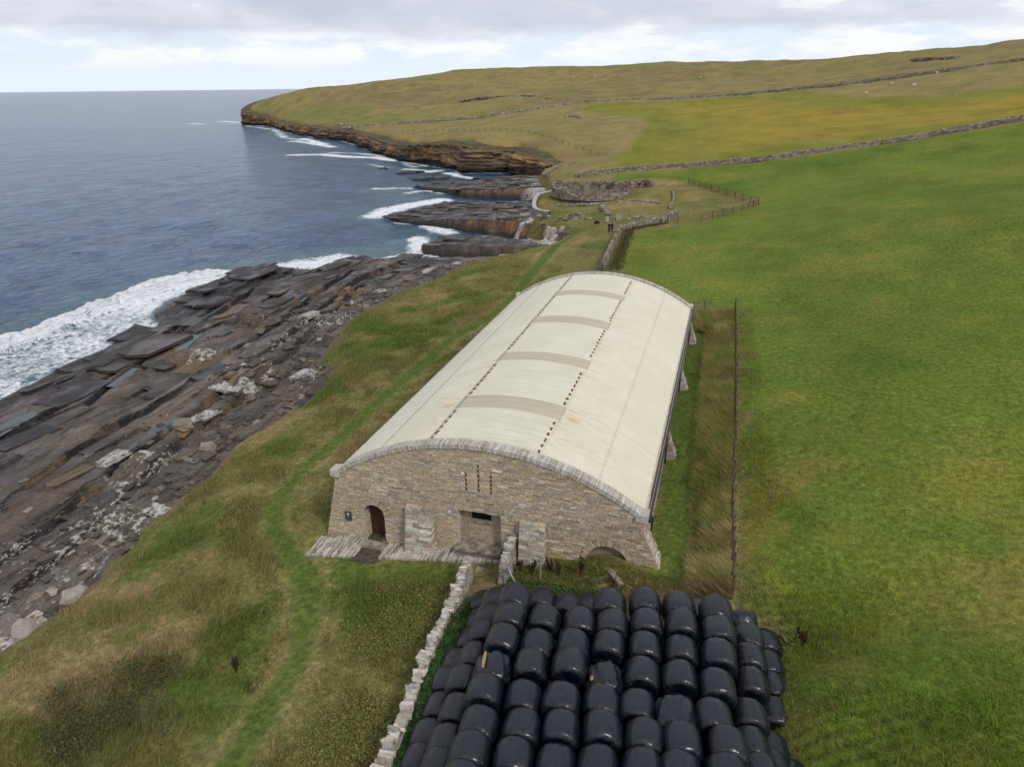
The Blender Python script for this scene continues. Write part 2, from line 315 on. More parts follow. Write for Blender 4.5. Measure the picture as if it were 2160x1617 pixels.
rough_far = sstep(rg, 150, 220); T = blend(T, C(.135,.125,.050), rough_far*0.75)
def soft(pl, wd=0.8, amp=1.5):
    d = sdist(LX, LY, pl)+(n3_-0.5)*amp*1.2+(n0-0.5)*amp*1.6; return sstep(d, -wd, wd)
mf = soft(P_FIELD, 0.8, 1.6)
fc = blend(np.zeros(LX.shape+(3,))+C(.070,.108,.018), C(.112,.122,.024), sstep(n1_*0.5+n0*0.5, 0.44, 0.66)*0.6)
fc = blend(fc, C(.135,.112,.040), sstep(fbm(LX*.16, LY*.16, 28, 4)*.6+n0*.4, .54, .70)*.40*sstep(rg, 90, 26))
fc = blend(fc, C(.060,.100,.017), sstep(fbm(LX*0.05, LY*0.09, 26, 4), 0.52, 0.7)*0.7)
T = blend(T, fc, mf)
mo = soft(P_OLIVE, 1.5, 3.0); oc = blend(np.zeros(LX.shape+(3,))+C(.145,.130,.024), C(.092,.114,.022), np.maximum(sstep(sdist(LX, LY, P_OLIVE), 40, 6)*0.8, sstep(n2_, 0.55, 0.7)*0.5))
T = blend(T, oc, mo)
mm = soft(P_MOOR, 2.0, 3.0); mc = blend(np.zeros(LX.shape+(3,))+C(.124,.118,.046), C(.105,.082,.046), sstep(n2_*0.5+n1_*0.5+(n0-.5)*.3, 0.49, 0.62)*0.65)
mc = blend(mc, C(.095,.112,.034), sstep(fbm(LX*0.011+5, LY*0.011, 27, 4), 0.53, 0.66)*0.8)
T = blend(T, mc, mm)
md = soft(P_DRY, 2.0, 5.0)*sstep(n0, 0.42, 0.56); T = blend(T, C(.185,.138,.072), md*0.8)
T = blend(T, C(.050,.060,.024), soft(P_BRAMBLE, 1.5, 3.0)*0.8)
T = blend(T, C(.072,.098,.020), soft(P_LAWN, 0.8, 0.8)*0.9)
for pl, hw, nm_ in ((PATHS[0], 0.60, 1), (PATHS[1], 0.65, 1)):
    dp, pr = dseg(LX, LY, pl); wv = hw+0.25*(n0-0.5)*2
    T = blend(T, C(.185,.150,.070), sstep(dp, wv+1.3, wv+0.3)*sstep(n3_, 0.35, 0.6)*0.55)
    T = blend(T, C(.054,.082,.016), sstep(dp, wv+0.45, wv-0.35)*(0.75+0.25*n3_))
T = blend(T, C(.070,.096,.021), soft(P_STRIP, 0.25, 0.15))
bk = blend(np.zeros(LX.shape+(3,))+C(.150,.128,.058), C(.215,.165,.095), sstep(n0, 0.42, 0.58)*sstep(n1_, 0.35, 0.55)); bk = blend(bk, C(.088,.104,.032), sstep(n3_, 0.42, 0.62)*0.75)
T = blend(T, bk, soft(P_BANK, 0.3, 0.4))
T = blend(T, C(.140,.100,.068), soft(P_DIRT, 0.4, 1.0)*0.9)
# brown soil and dead thrift at the lip of the bank and over the cliff tops
lip = sstep(LD, 2.0, 0.0)*sstep(LD, -1.2, -0.2)
T = blend(T, C(.150,.092,.055), sstep(LD, 0.9, -0.6)*sstep(n0, 0.40, 0.55)*0.85)
T = blend(T, C(.125,.088,.048), sstep(LD, 16, 2)*sstep(LY, 170, 200)*sstep(n1_, 0.36, 0.55)*0.85)
cst = (1-mf)*(1-mo)*(1-mm)*sstep(rg, 160, 90); T = T*(C(1.86, 1.66, 1.60)*(1-cst[..., None])+C(1.53, 1.55, 1.45)*cst[..., None])
LXf, LYf, LZf = LX.ravel(), LY.ravel(), LZ.ravel()
keep = ~((LD.ravel()[LF] < -6).all(1))
land = obj('ground', npmesh('ground', np.stack([LXf, LYf, LZf], 1), LF[keep], M_GRASS, np.clip(T.reshape(-1, 3), 0.004, 1), True)); land['kind'] = 'structure'
def ground_tint(x, y):
    """colour of the nearest vertex of the land sheet (for the grass that grows there)"""
    rel = np.stack([np.asarray(x)-ORG[0], np.asarray(y)-ORG[1]], -1); s = rel@FWD; u = rel@RGT
    ri = np.clip(np.searchsorted(np.array(rows), s), 0, len(rows)-1); ci = np.clip(np.round((u/(14+0.95*np.maximum(s, 0))+1)/2*559).astype(int), 0, 559)
    return T[ri, ci], LZ[ri, ci], LD[ri, ci]

# ---------------------------------------------------------------- sea
def sea_mat():
    m, k = new_mat('sea_water'); p = posn(k)
    foam = attr(k, 'foam').outputs['Fac']; shal = attr(k, 'shallow').outputs['Fac']; far = attr(k, 'far').outputs['Fac']
    w1 = k.noise(k.scale(p, (0.9, 0.55, 1)), 0.9, 5, 0.62, 0.3); w2 = k.noise(k.scale(p, (0.16, 0.09, 1)), 1.0, 4, 0.6, 0.4)
    w3 = k.noise(k.scale(p, (0.03, 0.02, 1)), 1.0, 5, 0.65)
    base = k.mix(k.smooth(w2, 0.35, 0.7), (0.007, 0.038, 0.098), (0.020, 0.082, 0.180))
    base = k.mix(k.math('MULTIPLY', k.smooth(w3, 0.4, 0.65), 0.35), base, (0.045, 0.105, 0.20))
    base = k.mix(shal, base, (0.060, 0.150, 0.160))
    h = k.math('ADD', k.math('MULTIPLY', w1, 1.1), k.math('MULTIPLY', w2, 1.8)); h = k.math('ADD', h, k.math('MULTIPLY', w3, 2.5))
    # lacy foam: streaks and filaments that close up where there is more foam
    wv_ = k.n('ShaderNodeVectorMath', {0: p, 1: k.scale(k.n('ShaderNodeTexNoise', {'Vector': p, 'Scale': 0.9, 'Detail': 4}).outputs[1], (1.6, 1.6, 0))}, operation='ADD').outputs[0]
    fn = k.noise(k.scale(wv_, (1.0, 1.5, 1)), 1.5, 7, 0.75); f2 = k.noise(wv_, 0.8, 5, 0.6)
    web = k.math('SUBTRACT', 1.0, k.math('MULTIPLY', k.math('ABSOLUTE', k.math('SUBTRACT', f2, 0.5)), 5.0), True)
    x = k.math('ADD', k.math('MULTIPLY', web, 0.28), k.math('MULTIPLY', fn, 0.72))
    thr = k.math('SUBTRACT', 0.98, k.math('MULTIPLY', foam, 0.80))
    fm = k.smooth(k.math('SUBTRACT', x, thr), -0.12, 0.17)
    fm = k.math('MULTIPLY', fm, k.smooth(foam, 0.02, 0.15))
    col = k.mix(fm, base, k.mix(fn, (0.70, 0.73, 0.76), (0.90, 0.91, 0.92)))
    ro = k.math('ADD', k.math('MULTIPLY', fm, 0.6), 0.16)
    sp = k.math('MULTIPLY', k.math('SUBTRACT', 1.0, fm), 0.24)
    finish(k, col, ro, sp, bump(k, k.math('ADD', h, k.math('MULTIPLY', fm, 0.12)), 0.95, 1.0)); return m
srow = list(np.arange(38, 90, 0.45))
while srow[-1] < 10500: srow.append(srow[-1]+max(0.4, srow[-1]*0.0105))
SX, SY, SF = fan(srow, 590, 16, 1.4)
sr = np.hypot(SX-ORG[0], SY-ORG[1])
fade = 1/(1+(sr/170)**2)
SZ = SEA+(fbm(SX*0.09+SY*0.03, SY*0.16, 31, 4)-0.5)*0.9*fade+(fbm(SX*0.55, SY*0.4, 32, 3)-0.5)*0.30*fade
for a, wl, am in ((0.35, 13, .10), (0.75, 8.5, .07), (0.1, 21, .12)):
    SZ = SZ+am*np.sin((SX*cos(a)+SY*sin(a))*2*pi/wl+4*fbm(SX*.03, SY*.03, 33, 2))*fade
BREAK = [(-67.49,-1.39),(-65.59,17.82),(-62.88,24.57),(-60.91,29.68),(-60.69,33.19),(-60.46,36.97),(-61.22,43.59),(-62.48,51.60),(-62.08,58.78),(-59.46,63.01),(-56.29,66.94),(-53.72,70.86)]
db, pb = dseg(SX, SY, BREAK)
side = np.zeros(SX.shape); bi = np.clip(pb.astype(int), 0, len(BREAK)-2)
BA = np.array(BREAK); tv = BA[bi+1]-BA[bi]; side = (tv[..., 0]*(SY-BA[bi][..., 1])-tv[..., 1]*(SX-BA[bi][..., 0]))/np.hypot(tv[..., 0], tv[..., 1])
endf = sstep(pb, 10.9, 9.2)
wob = (fbm(SX*0.35, SY*0.35, 34, 3)-0.5)*1.6
q = side+wob          # + is the seaward side
SZ = SZ+endf*(1.15*np.exp(-(q/1.5)**2)+0.5*np.exp(-((q-3.0)/3.4)**2))*(0.85+0.3*fbm(SX*1.1, SY*1.1, 35, 3))
SZ = SZ+endf*np.exp(-(q/1.7)**2)*(fbm(SX*2.1, SY*2.1, 36, 3)-0.5)*0.7
foam = np.zeros(SX.shape); shal = np.zeros(SX.shape)
fw = 1.4+0.45*np.clip(pb-5, 0, 4)
foam = np.maximum(foam, endf*sstep(q, 1.0+fw*0.35, -0.2)*sstep(q, -fw*1.1-1.0, -fw*0.7)*1.05)
WASH = [(-70.50,-0.27),(-64.77,21.77),(-62.07,30.53),(-60.84,35.83),(-61.51,43.76),(-62.69,53.54),(-61.59,62.27),(-55.80,66.17),(-50.92,71.92),(-46.29,70.12),(-49.58,64.68),(-54.99,62.73),(-55.46,52.32),(-52.81,46.01),(-47.26,41.27),(-47.76,37.06),(-47.02,31.24),(-47.09,26.20),(-46.26,21.44),(-45.55,16.75),(-44.72,7.63),(-45.52,-10.74)]
foam = np.maximum(foam, sstep(sdist(SX, SY, WASH)+wob, -0.8, 2.0)*(0.50+0.24*fbm(SX*0.12, SY*0.3, 37, 3)+0.08*sstep(SY, 35, 55))); shal = np.maximum(shal, 0.7*sstep(sdist(SX, SY, WASH), -1, 3))
FOAMS = [  # (points, half width, strength) : surf round the rocks
 ([(-51.72,67.82),(-50.90,73.28),(-48.52,75.95),(-43.95,74.99),(-40.62,74.47)], 5.5, .80), ([(-48.60,79.92),(-46.11,82.04),(-42.15,81.49)], 3.0, .78), ([(-39.21,71.88),(-38.72,74.94),(-38.36,78.45)], 1.6, .72), ([(-40.04,80.90),(-35.21,85.84),(-32.25,87.33),(-26.43,86.08),(-23.01,86.17)], 2.4, .66), ([(-38.65,99.02),(-36.46,92.84),(-34.49,89.17)], 2.5, .72), ([(-42.55,111.83),(-38.04,108.56),(-35.51,106.07)], 3.0, .66),
 ([(-58.78,121.27),(-59.71,132.04),(-57.04,140.18),(-53.54,145.75)], 4.2, .86), ([(-53.16,118.14),(-50.35,115.76),(-46.86,114.22)], 2.2, .70), ([(-80.04,164.03),(-72.97,166.53),(-65.08,167.14)], 2.2, .66), ([(-68.18,157.61),(-64.20,163.29),(-57.75,157.94)], 2.0, .6), ([(-77.48,187.16),(-74.70,190.22),(-70.47,189.80)], 3.0, .7), ([(-92.52,213.35),(-82.85,207.65),(-79.88,211.16)], 3.4, .66), ([(-73.98,205.04),(-65.49,195.87),(-59.29,192.01)], 2.4, .72),
 ([(-165.96,256.64),(-154.42,260.82),(-137.27,252.62),(-122.20,250.97),(-108.78,241.36)], 4.0, .88), ([(-155.06,270.11),(-139.71,267.84),(-122.65,257.21)], 3.0, .66), ([(-213.18,331.31),(-199.29,322.96),(-171.59,299.14)], 4.0, .75), ([(-220.33,352.45),(-195.86,326.78),(-183.62,315.44)], 3.0, .72), ([(-420.16,501.50),(-401.15,495.27)], 5, .8), ([(-420.35,541.61),(-382.14,519.20),(-327.42,472.72)], 5.5, .75), ([(-343.43,471.50),(-289.30,427.91),(-234.24,354.64),(-211.79,338.60)], 4.0, .55), ([(-104.11,234.72),(-94.08,221.01),(-89.94,226.75)], 2.5, .55),
 ([(-115.40,229.10),(-106.30,218.76),(-98.78,216.91)], 2.0, .55)]
for pl, hw, st in FOAMS:
    d_, _ = dseg(SX, SY, pl); foam = np.maximum(foam, (st+.06)*(.62+.72*fbm(SX*.22, SY*.45, 39, 4))*sstep(d_+wob*1.2, hw*1.7, hw*0.15)); shal = np.maximum(shal, 0.55*sstep(d_, hw*3.2, hw*0.8))
d_, _ = dseg(SX, SY, [(-63.17,56.94),(-62.82,66.01),(-59.45,71.17),(-53.63,74.69),(-46.98,80.31),(-39.03,92.23),(-38.21,101.49)]); shal = np.maximum(shal, 0.75*sstep(d_+wob*2, 9, 2))
d_, _ = dseg(SX, SY, [(-67.79,23.90),(-65.77,33.61),(-66.11,48.37),(-66.29,60.49)]); shal = np.maximum(shal, 0.45*sstep(d_+wob, 8, 1))
d_, _ = dseg(SX, SY, [(-75.74,162.88),(-51.79,133.80),(-44.08,110.37),(-36.38,101.92)]); shal = np.maximum(shal, 0.5*sstep(d_+wob*2, 12, 3))
caps = sstep(fbm(SX*0.10, SY*0.22, 38, 4), 0.70, 0.76)*sstep(sr, 120, 300)*0.0
foam = np.maximum(foam, caps)
cd = sdist(SX, SY, COAST_A); keep = ~((cd.ravel()[SF] > 4).all(1))
foam = np.maximum(foam, 0.62*sstep(np.abs(cd+2)+wob, 5.0, 0.5)*sstep(SY, 120, 160))
M_SEA = sea_mat()
sea = obj('sea', npmesh('sea', np.stack([SX.ravel(), SY.ravel(), SZ.ravel()], 1), SF[keep], M_SEA, None, True, {'foam': foam.ravel(), 'shallow': shal.ravel(), 'far': sstep(sr, 100, 1500).ravel()})); sea['kind'] = 'structure'

# ---------------------------------------------------------------- rock
def rock_mat():
    m, k = new_mat('flagstone_rock'); t = attr(k, 'tint').outputs['Color']; p = posn(k); wet = attr(k, 'wet').outputs['Fac']; lich = attr(k, 'lichen').outputs['Fac']
    nf = k.noise(p, 3.5, 6, 0.68); nm = k.noise(k.scale(p, (1, .6, 1)), 0.9, 5, 0.62); nl = k.noise(k.scale(p, (1.2, 0.7, 2)), 2.2, 6, 0.72)
    nz = k.noise(k.scale(p, (0.35, 0.35, 9)), 1.0, 4, 0.6)
    c = k.mix(1.0, t, k.ramp(nf, [(0.25, 0.55), (0.5, 1.0), (0.75, 1.55)]), 'MULTIPLY')
    c = k.mix(k.math('MULTIPLY', k.smooth(nm, 0.5, 0.68), 0.5), c, k.mix(1.0, t, (1.75, 1.45, 1.2), 'MULTIPLY'))
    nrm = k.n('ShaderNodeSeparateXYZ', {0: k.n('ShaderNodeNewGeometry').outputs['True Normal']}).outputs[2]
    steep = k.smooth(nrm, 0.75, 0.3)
    wp = k.n('ShaderNodeVectorMath', {0: p, 1: k.scale(k.n('ShaderNodeTexNoise', {'Vector': p, 'Scale': 0.30, 'Detail': 4}).outputs[1], (1.1, 1.1, 0))}, operation='ADD').outputs[0]
    rp = k.n('ShaderNodeMapping', {0: wp, 2: (0, 0, radians(86))}).outputs[0]
    br = k.n('ShaderNodeTexBrick', {'Vector': rp, 'Color1': (.62,.60,.58,1), 'Color2': (1.25,1.2,1.15,1), 'Mortar': (.16,.15,.15,1), 'Scale': 1.0, 'Mortar Size': .030, 'Mortar Smooth': .3, 'Bias': -.1, 'Brick Width': 5.2, 'Row Height': 1.9}, offset=0.37, squash=0.7, squash_frequency=3)
    c = k.mix(0.75, c, k.mix(1.0, c, br.outputs[0], 'MULTIPLY'))
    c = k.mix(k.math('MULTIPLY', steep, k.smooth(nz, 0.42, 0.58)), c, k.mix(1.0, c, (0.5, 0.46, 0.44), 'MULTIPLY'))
    li = k.smooth(k.math('ADD', nl, k.math('MULTIPLY', lich, 0.5)), 0.74, 0.84)
    c = k.mix(k.math('MULTIPLY', li, 0.9), c, k.mix(k.smooth(nf, .4, .6), (0.33, 0.31, 0.285), (0.55, 0.53, 0.49)))
    pud = k.math('MULTIPLY', k.smooth(k.noise(k.scale(p, (.8, .45, 1)), 0.55, 4, 0.6), 0.44, 0.60), wet)
    ro = k.math('SUBTRACT', 0.72, k.math('MULTIPLY', pud, 0.42))
    ro = k.math('ADD', ro, k.math('MULTIPLY', li, 0.3), True)
    h = k.math('ADD', nf, k.math('MULTIPLY', nz, 0.6)); h = k.math('SUBTRACT', h, k.math('MULTIPLY', br.outputs[1], 1.2))
    finish(k, c, ro, 0.36, bump(k, h, 0.08, 0.8)); return m
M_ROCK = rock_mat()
WATERL = [(-50,-70)]+[(-44.30,3.82),(-45.66,12.31),(-46.05,17.16),(-47.12,22.21),(-48.25,27.31),(-48.00,32.25),(-48.69,38.08),(-47.73,41.15),(-52.81,45.57),(-55.66,52.26),(-54.99,62.73),(-48.39,68.02),(-43.95,74.99),(-41.47,80.19),(-38.61,81.62),(-32.40,83.51),(-26.05,85.06),(-22.69,87.75),(-16.85,94.24)]+[(-4,75),(0,-70)]
gx = np.arange(-68, -4, 0.17); gy = np.arange(-34, 80, 0.17); RX, RY = np.meshgrid(gx, gy, indexing='ij')
dc = -sdist(RX, RY, COAST_A); dw = sdist(RX, RY, WATERL)
tt = np.clip(np.maximum(dc, 0)/(np.maximum(dc, 0)+np.maximum(dw, 0)+1e-6), 0, 1)
RZ0 = np.where(dw > 0, -2.75*(1-tt)-5.95*tt, -5.95+dw*0.30)
slant = RX+0.045*RY+(fbm(RX*.05, RY*.05, 41, 2)-.5)*1.5
jx = np.cumsum(np.concatenate([[-72], RNG.uniform(1.6, 6.5, 40)])); jx = jx[jx < 6]
si = np.clip(np.searchsorted(jx, slant)-1, 0, len(jx)-2); fx = np.minimum(slant-jx[si], jx[si+1]-slant)
cellh = np.zeros(RX.shape); fyd = np.full(RX.shape, 9.0); cid = np.zeros(RX.shape); tilt = np.zeros(RX.shape)
for i in range(len(jx)-1):
    mk = si == i
    if not mk.any(): continue
    jy = np.cumsum(np.concatenate([[-40+RNG.uniform(-3, 0)], RNG.uniform(3, 13, 40)])); yy = RY[mk]+0.25*(RX[mk]-jx[i])+(fbm(RX[mk]*.4, RY[mk]*.4, 42, 2)-.5)*0.7
    ji = np.clip(np.searchsorted(jy, yy)-1, 0, len(jy)-2); hh = RNG.choice([0, 0, 0, .07, .12, .2, .32], len(jy)); tl = RNG.uniform(-.02, .05, len(jy))
    cellh[mk] = hh[ji]; fyd[mk] = np.minimum(yy-jy[ji], jy[ji+1]-yy); cid[mk] = i*100+ji; tilt[mk] = tl[ji]*(slant[mk]-jx[i])
bed = fbm(RX*0.13, RY*0.055, 43, 4)*1.5; q = bed/0.16; bedz = np.floor(q)*0.16+sstep(q-np.floor(q), 0.0, 1.0)*0.03-0.75
rub = sstep(dc, 8, 1.5)     # loose shattered beds along the toe of the bank
q2 = fbm(RX*0.5, RY*0.24, 44, 3)*2.2/0.22; bed2 = (np.floor(q2)*0.22-1.1)*0.55
wd_ = sstep(dw, 0, 6)
RZ = RZ0+(cellh+tilt)*(0.35+0.65*wd_)+bedz*(0.25+0.5*wd_)+bed2*rub*0.9+(fbm(RX*2.2, RY*2.2, 45, 3)-.5)*0.07
crack = np.maximum(sstep(fx, 0.16, 0.03)*sstep(vnoise(RX*.11, RY*.08, 46), .3, .5), sstep(fyd, 0.14, 0.03)*sstep(vnoise(RX*.15, RY*.1, 47), .45, .6)*0.8)
RZ = RZ-crack*0.16
GUL = np.zeros(RX.shape)
# the two long gullies: the seaward side stands a little proud
for GL, up in (([(-47.00,71.47),(-45.30,63.44),(-44.64,56.70),(-43.56,50.13),(-42.89,45.05),(-41.99,40.15),(-41.21,35.54),(-39.65,28.34),(-38.32,23.10),(-36.25,17.80),(-37.08,13.93),(-38.11,8.33)], .42), ([(-36.05,73.36),(-35.18,65.07),(-33.91,56.42),(-32.76,48.77),(-30.95,39.10),(-30.82,34.46),(-31.43,31.24),(-29.86,25.88),(-28.81,22.04),(-28.18,15.89),(-28.50,13.93),(-27.62,8.35),(-26.58,3.57),(-25.73,-0.59)], .34), ([(-46.69,60.56),(-45.29,51.91),(-44.54,46.47),(-43.80,40.61),(-42.46,34.25),(-41.08,28.47),(-39.65,22.61),(-38.33,16.95),(-37.26,11.72),(-36.49,7.73)], .25), ([(-31.25,67.08),(-31.09,58.68),(-29.24,49.59),(-28.20,43.31),(-26.71,35.97),(-26.09,30.68),(-25.09,24.65),(-24.09,19.31),(-23.24,14.71),(-22.63,9.88),(-21.60,5.23),(-20.87,0.69),(-20.38,-3.62),(-19.85,-5.20)], .28), ([(-29.37,57.56),(-26.46,44.78),(-24.18,34.82),(-22.53,25.54),(-21.36,19.65),(-20.82,14.09),(-19.67,8.10),(-18.51,2.97),(-17.62,-1.54),(-17.24,-4.99),(-17.11,-7.28)], .26)):
    g_d, g_p = dseg(RX, RY, GL); gi = np.clip(g_p.astype(int), 0, len(GL)-2); GA = np.array(GL); gv = GA[gi+1]-GA[gi]
    sd_ = (gv[..., 0]*(RY-GA[gi][..., 1])-gv[..., 1]*(RX-GA[gi][..., 0]))
    g_s = np.where(sd_ < 0, g_d, -g_d)+(fbm(RX*.6, RY*.6, 60, 3)-.5)*.7   # + on the seaward side
    rough = 0.55+0.9*vnoise(RX*.09, RY*.09, 61)
    RZ = RZ+up*rough*sstep(g_s, -.05, .12)*np.exp(-np.maximum(g_s, 0)/7)-0.42*sstep(np.abs(g_s+.35), .42, .14); GUL = np.maximum(GUL, sstep(np.abs(g_s+.25), .75, .25))
# ledges that stand up from the platform, with stepped beds round their edges
SLABS = [  # top outline, height at left end, at right end, colour, lichen
 ([(-54.12,63.42),(-51.72,65.57),(-49.93,67.60),(-47.88,67.47),(-45.22,63.24),(-45.16,59.01),(-44.73,53.90),(-43.10,49.54),(-48.16,51.31),(-54.14,50.27),(-54.31,54.82),(-53.88,58.20)], .45, 1.5, (.030,.029,.030), 0),
 ([(-40.00,67.13),(-37.82,69.54),(-36.57,67.38),(-36.15,58.24),(-34.03,51.06),(-37.85,51.68),(-44.19,53.17),(-45.14,57.28),(-44.13,61.95)], .45, .95, (.055,.048,.042), .1),
 ([(-37.65,40.33),(-36.53,43.11),(-34.04,43.17),(-32.40,41.69),(-32.40,39.51),(-34.61,38.40)], .9, .7, (.085,.068,.050), .55),
 ([(-36.57,28.30),(-35.99,30.65),(-32.35,31.31),(-31.05,29.76),(-30.55,26.21),(-35.16,26.86)], 1.0, .7, (.120,.088,.052), .7),
 ([(-25.74,22.79),(-26.12,27.00),(-22.23,27.14),(-19.86,26.52),(-20.68,22.78),(-21.37,20.95),(-24.52,21.19)], .95, .6, (.130,.105,.070), .85),
 ([(-31.55,9.18),(-31.83,12.01),(-28.12,13.65),(-27.98,11.83),(-29.15,8.72)], .55, .55, (.110,.088,.068), .35),
 ([(-21.51,4.91),(-21.88,9.44),(-19.96,8.41),(-19.28,4.45)], .75, .6, (.120,.100,.078), .85),
 ([(-18.35,0.97),(-18.63,3.26),(-15.66,2.87),(-14.23,1.01),(-15.81,0.21)], .8, .6, (.110,.095,.078), .8),
 ([(-43.23,26.20),(-41.80,28.69),(-41.73,32.94),(-41.03,30.36),(-40.92,26.13)], .55, .55, (.034,.032,.033), 0),
 ([(-45.52,21.90),(-43.94,23.34),(-43.61,21.79),(-45.66,19.79),(-43.79,16.56),(-44.41,14.50),(-45.85,17.09)], .5, .55, (.034,.032,.033), 0),
 ([(-44.21,73.61),(-43.41,77.31),(-38.19,78.59),(-37.07,74.35),(-39.65,72.06)], .8, .8, (.040,.037,.036), 0),
 ([(-31.02,53.94),(-27.41,55.34),(-26.32,53.49),(-29.74,51.92)], .6, .7, (.150,.095,.045), .1), ([(-27.86,47.88),(-27.08,49.58),(-25.68,47.61),(-26.14,45.86)], .7, .7, (.150,.095,.045), .2),
 ([(-31.04,70.70),(-30.28,71.83),(-28.92,69.39),(-29.79,68.57)], 1.0, 1.0, (.060,.038,.026), 0), ([(-36.71,23.16),(-36.25,26.47),(-36.64,29.81),(-35.32,25.41),(-34.49,21.97)], .4, .4, (.060,.052,.046), 0),
 ([(-41.51,34.53),(-42.39,40.81),(-41.58,44.22),(-39.54,38.91),(-38.54,33.65)], .45, .5, (.040,.037,.036), 0), ([(-23.56,13.36),(-22.13,14.64),(-20.06,14.31),(-19.57,11.52),(-21.89,11.69)], .6, .5, (.135,.115,.092), .3),
 ([(-15.56,-3.99),(-15.62,-2.02),(-14.29,-2.33),(-14.13,-4.42)], .5, .4, (.120,.108,.092), .3), ([(-16.20,-6.25),(-15.94,-4.78),(-14.28,-5.12),(-13.95,-7.11)], .6, .5, (.125,.112,.098), .4), ([(-18.56,22.68),(-18.02,25.73),(-17.56,28.35),(-16.56,24.93),(-16.57,21.05)], .5, .5, (.105,.092,.076), .8)]
SL_T = []
for pl, hl, hr_, tc, li in SLABS:
    sdn = sdist(RX, RY, pl)
    near = sdn > -2.5
    d_ = sdn+(fbm(RX*.9, RY*.9, 62, 3)-.5)*0.9
    xs_ = np.array(pl)[:, 1]; al = np.clip((RY-xs_.min())/(xs_.max()-xs_.min()), 0, 1); hgt = hl+(hr_-hl)*al
    nb_ = 4; st = np.clip(d_/0.30, 0, nb_)/nb_; st = (np.floor(st*nb_)+sstep(st*nb_-np.floor(st*nb_), .0, .35))/nb_
    m_ = np.where(near, np.clip(st, 0, 1), 0); RZ = RZ+m_*hgt; SL_T.append((sstep(d_, -.5, .1)*near, tc, li))
RZ = RZ-.10*sstep(vnoise(RX*.16+9, RY*.08, 66), .62, .75)*wd_
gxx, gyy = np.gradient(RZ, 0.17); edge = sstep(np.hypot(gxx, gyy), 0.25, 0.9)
cn = _h(cid, cid*0, 5)
RT = np.zeros(RX.shape+(3,))+C(.068,.055,.045)
RT = blend(RT, C(.100,.076,.056), sstep(fbm(RX*.25, RY*.15, 48, 4), .45, .62)*0.8); RT = RT*(0.75+0.5*cn)[..., None]
RT = blend(RT, C(.030,.029,.031), sstep(dw, 9, 0)*0.75)
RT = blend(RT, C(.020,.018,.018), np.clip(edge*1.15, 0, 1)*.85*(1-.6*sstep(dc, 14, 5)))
RT = blend(RT, C(.022,.020,.019), GUL*.8)
RT = blend(RT, C(.150,.105,.060), edge*sstep(fbm(RX*.2, RY*.2, 49, 3), .56, .66)*0.8*sstep(dw, 3, 10))
RT = blend(RT, C(.140,.128,.112), sstep(dc, 9, 2)*sstep(fbm(RX*.7, RY*.35, 50, 3), .45, .6)*0.7)
RT = blend(RT, C(.085,.090,.022), sstep(fbm(RX*.3, RY*.12, 51, 3), .68, .76)*sstep(dc, 7, 3)*0.6)
RL = sstep(dc, 19, 5)*(0.03+0.30*sstep(fbm(RX*.22, RY*.12, 52, 4), .44, .66))+edge*0.24*sstep(dc, 26, 8)
for m_, tc, li in SL_T: RT = blend(RT, C(*tc)*(0.85+0.3*cn)[..., None], m_*0.85); RL = np.maximum(RL, m_*li*(.22+.55*sstep(fbm(RX*.5, RY*.3, 53, 3), .4, .6)))
RT = blend(RT, RT*C(.5,.47,.45), crack[..., None][..., 0]*.5)
RW = sstep(dc, 2, 8)*0.95
i = np.arange(len(gx)-1)[:, None]*len(gy)+np.arange(len(gy)-1)[None]; RF = np.stack([i, i+len(gy), i+len(gy)+1, i+1], -1).reshape(-1, 4)
dcf, dwf = dc.ravel(), dw.ravel(); keep = (~(dcf[RF] < -3).all(1)) & (~(dwf[RF] < -6).all(1))
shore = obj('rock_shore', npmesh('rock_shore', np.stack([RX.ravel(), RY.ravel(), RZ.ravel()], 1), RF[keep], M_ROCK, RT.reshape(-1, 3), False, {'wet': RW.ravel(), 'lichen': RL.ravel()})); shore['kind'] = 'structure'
def rock_z(x, y):
    a = int(np.clip(round((x+68)/0.17), 0, len(gx)-1)); b = int(np.clip(round((y+34)/0.17), 0, len(gy)-1)); return float(RZ[a, b])

# pools left on the platform
pm_, pk = new_mat('tide_pool_water'); finish(pk, (0.030, 0.050, 0.052, 1), 0.06, 0.5, bump(pk, pk.noise(posn(pk), 6.0, 3), 0.01, 0.3))
for pl in ([(-35.62,27.36),(-37.97,32.12),(-40.03,37.37),(-39.92,39.75),(-38.09,36.32),(-36.54,31.88),(-35.33,28.40)], [(-38.94,10.22),(-39.23,13.06),(-39.07,14.86),(-37.90,14.39),(-37.44,11.96),(-37.17,10.01),(-37.38,8.94)], [(-27.61,28.05),(-28.35,30.63),(-26.76,30.62),(-26.24,29.23),(-26.68,27.90)], [(-33.06,48.09),(-34.03,52.29),(-34.45,54.55),(-33.48,51.97),(-32.58,48.22)], [(-35.23,15.36),(-35.58,17.12),(-34.58,16.76),(-34.30,15.21)], [(-23.75,9.01),(-23.85,10.53),(-23.17,10.32),(-22.91,8.71)], [(-24.14,13.19),(-24.40,15.38),(-23.39,15.28),(-23.09,13.03)], [(-37.45,21.39),(-38.79,26.78),(-37.91,26.60),(-36.38,21.44)]):
    ins_ = inpoly(RX, RY, pl); zp = float(np.percentile(RZ[ins_], 60))+.03 if ins_.any() else -5
    n = len(pl); me = bpy.data.meshes.new('tide_pool'); me.from_pydata([(a, b, zp) for a, b in pl], [], [tuple(range(n))]); me.materials.append(pm_)
    if me.polygons[0].normal.z < 0: me.flip_normals()
    o = obj('tide_pool', me); o['kind'] = 'structure'
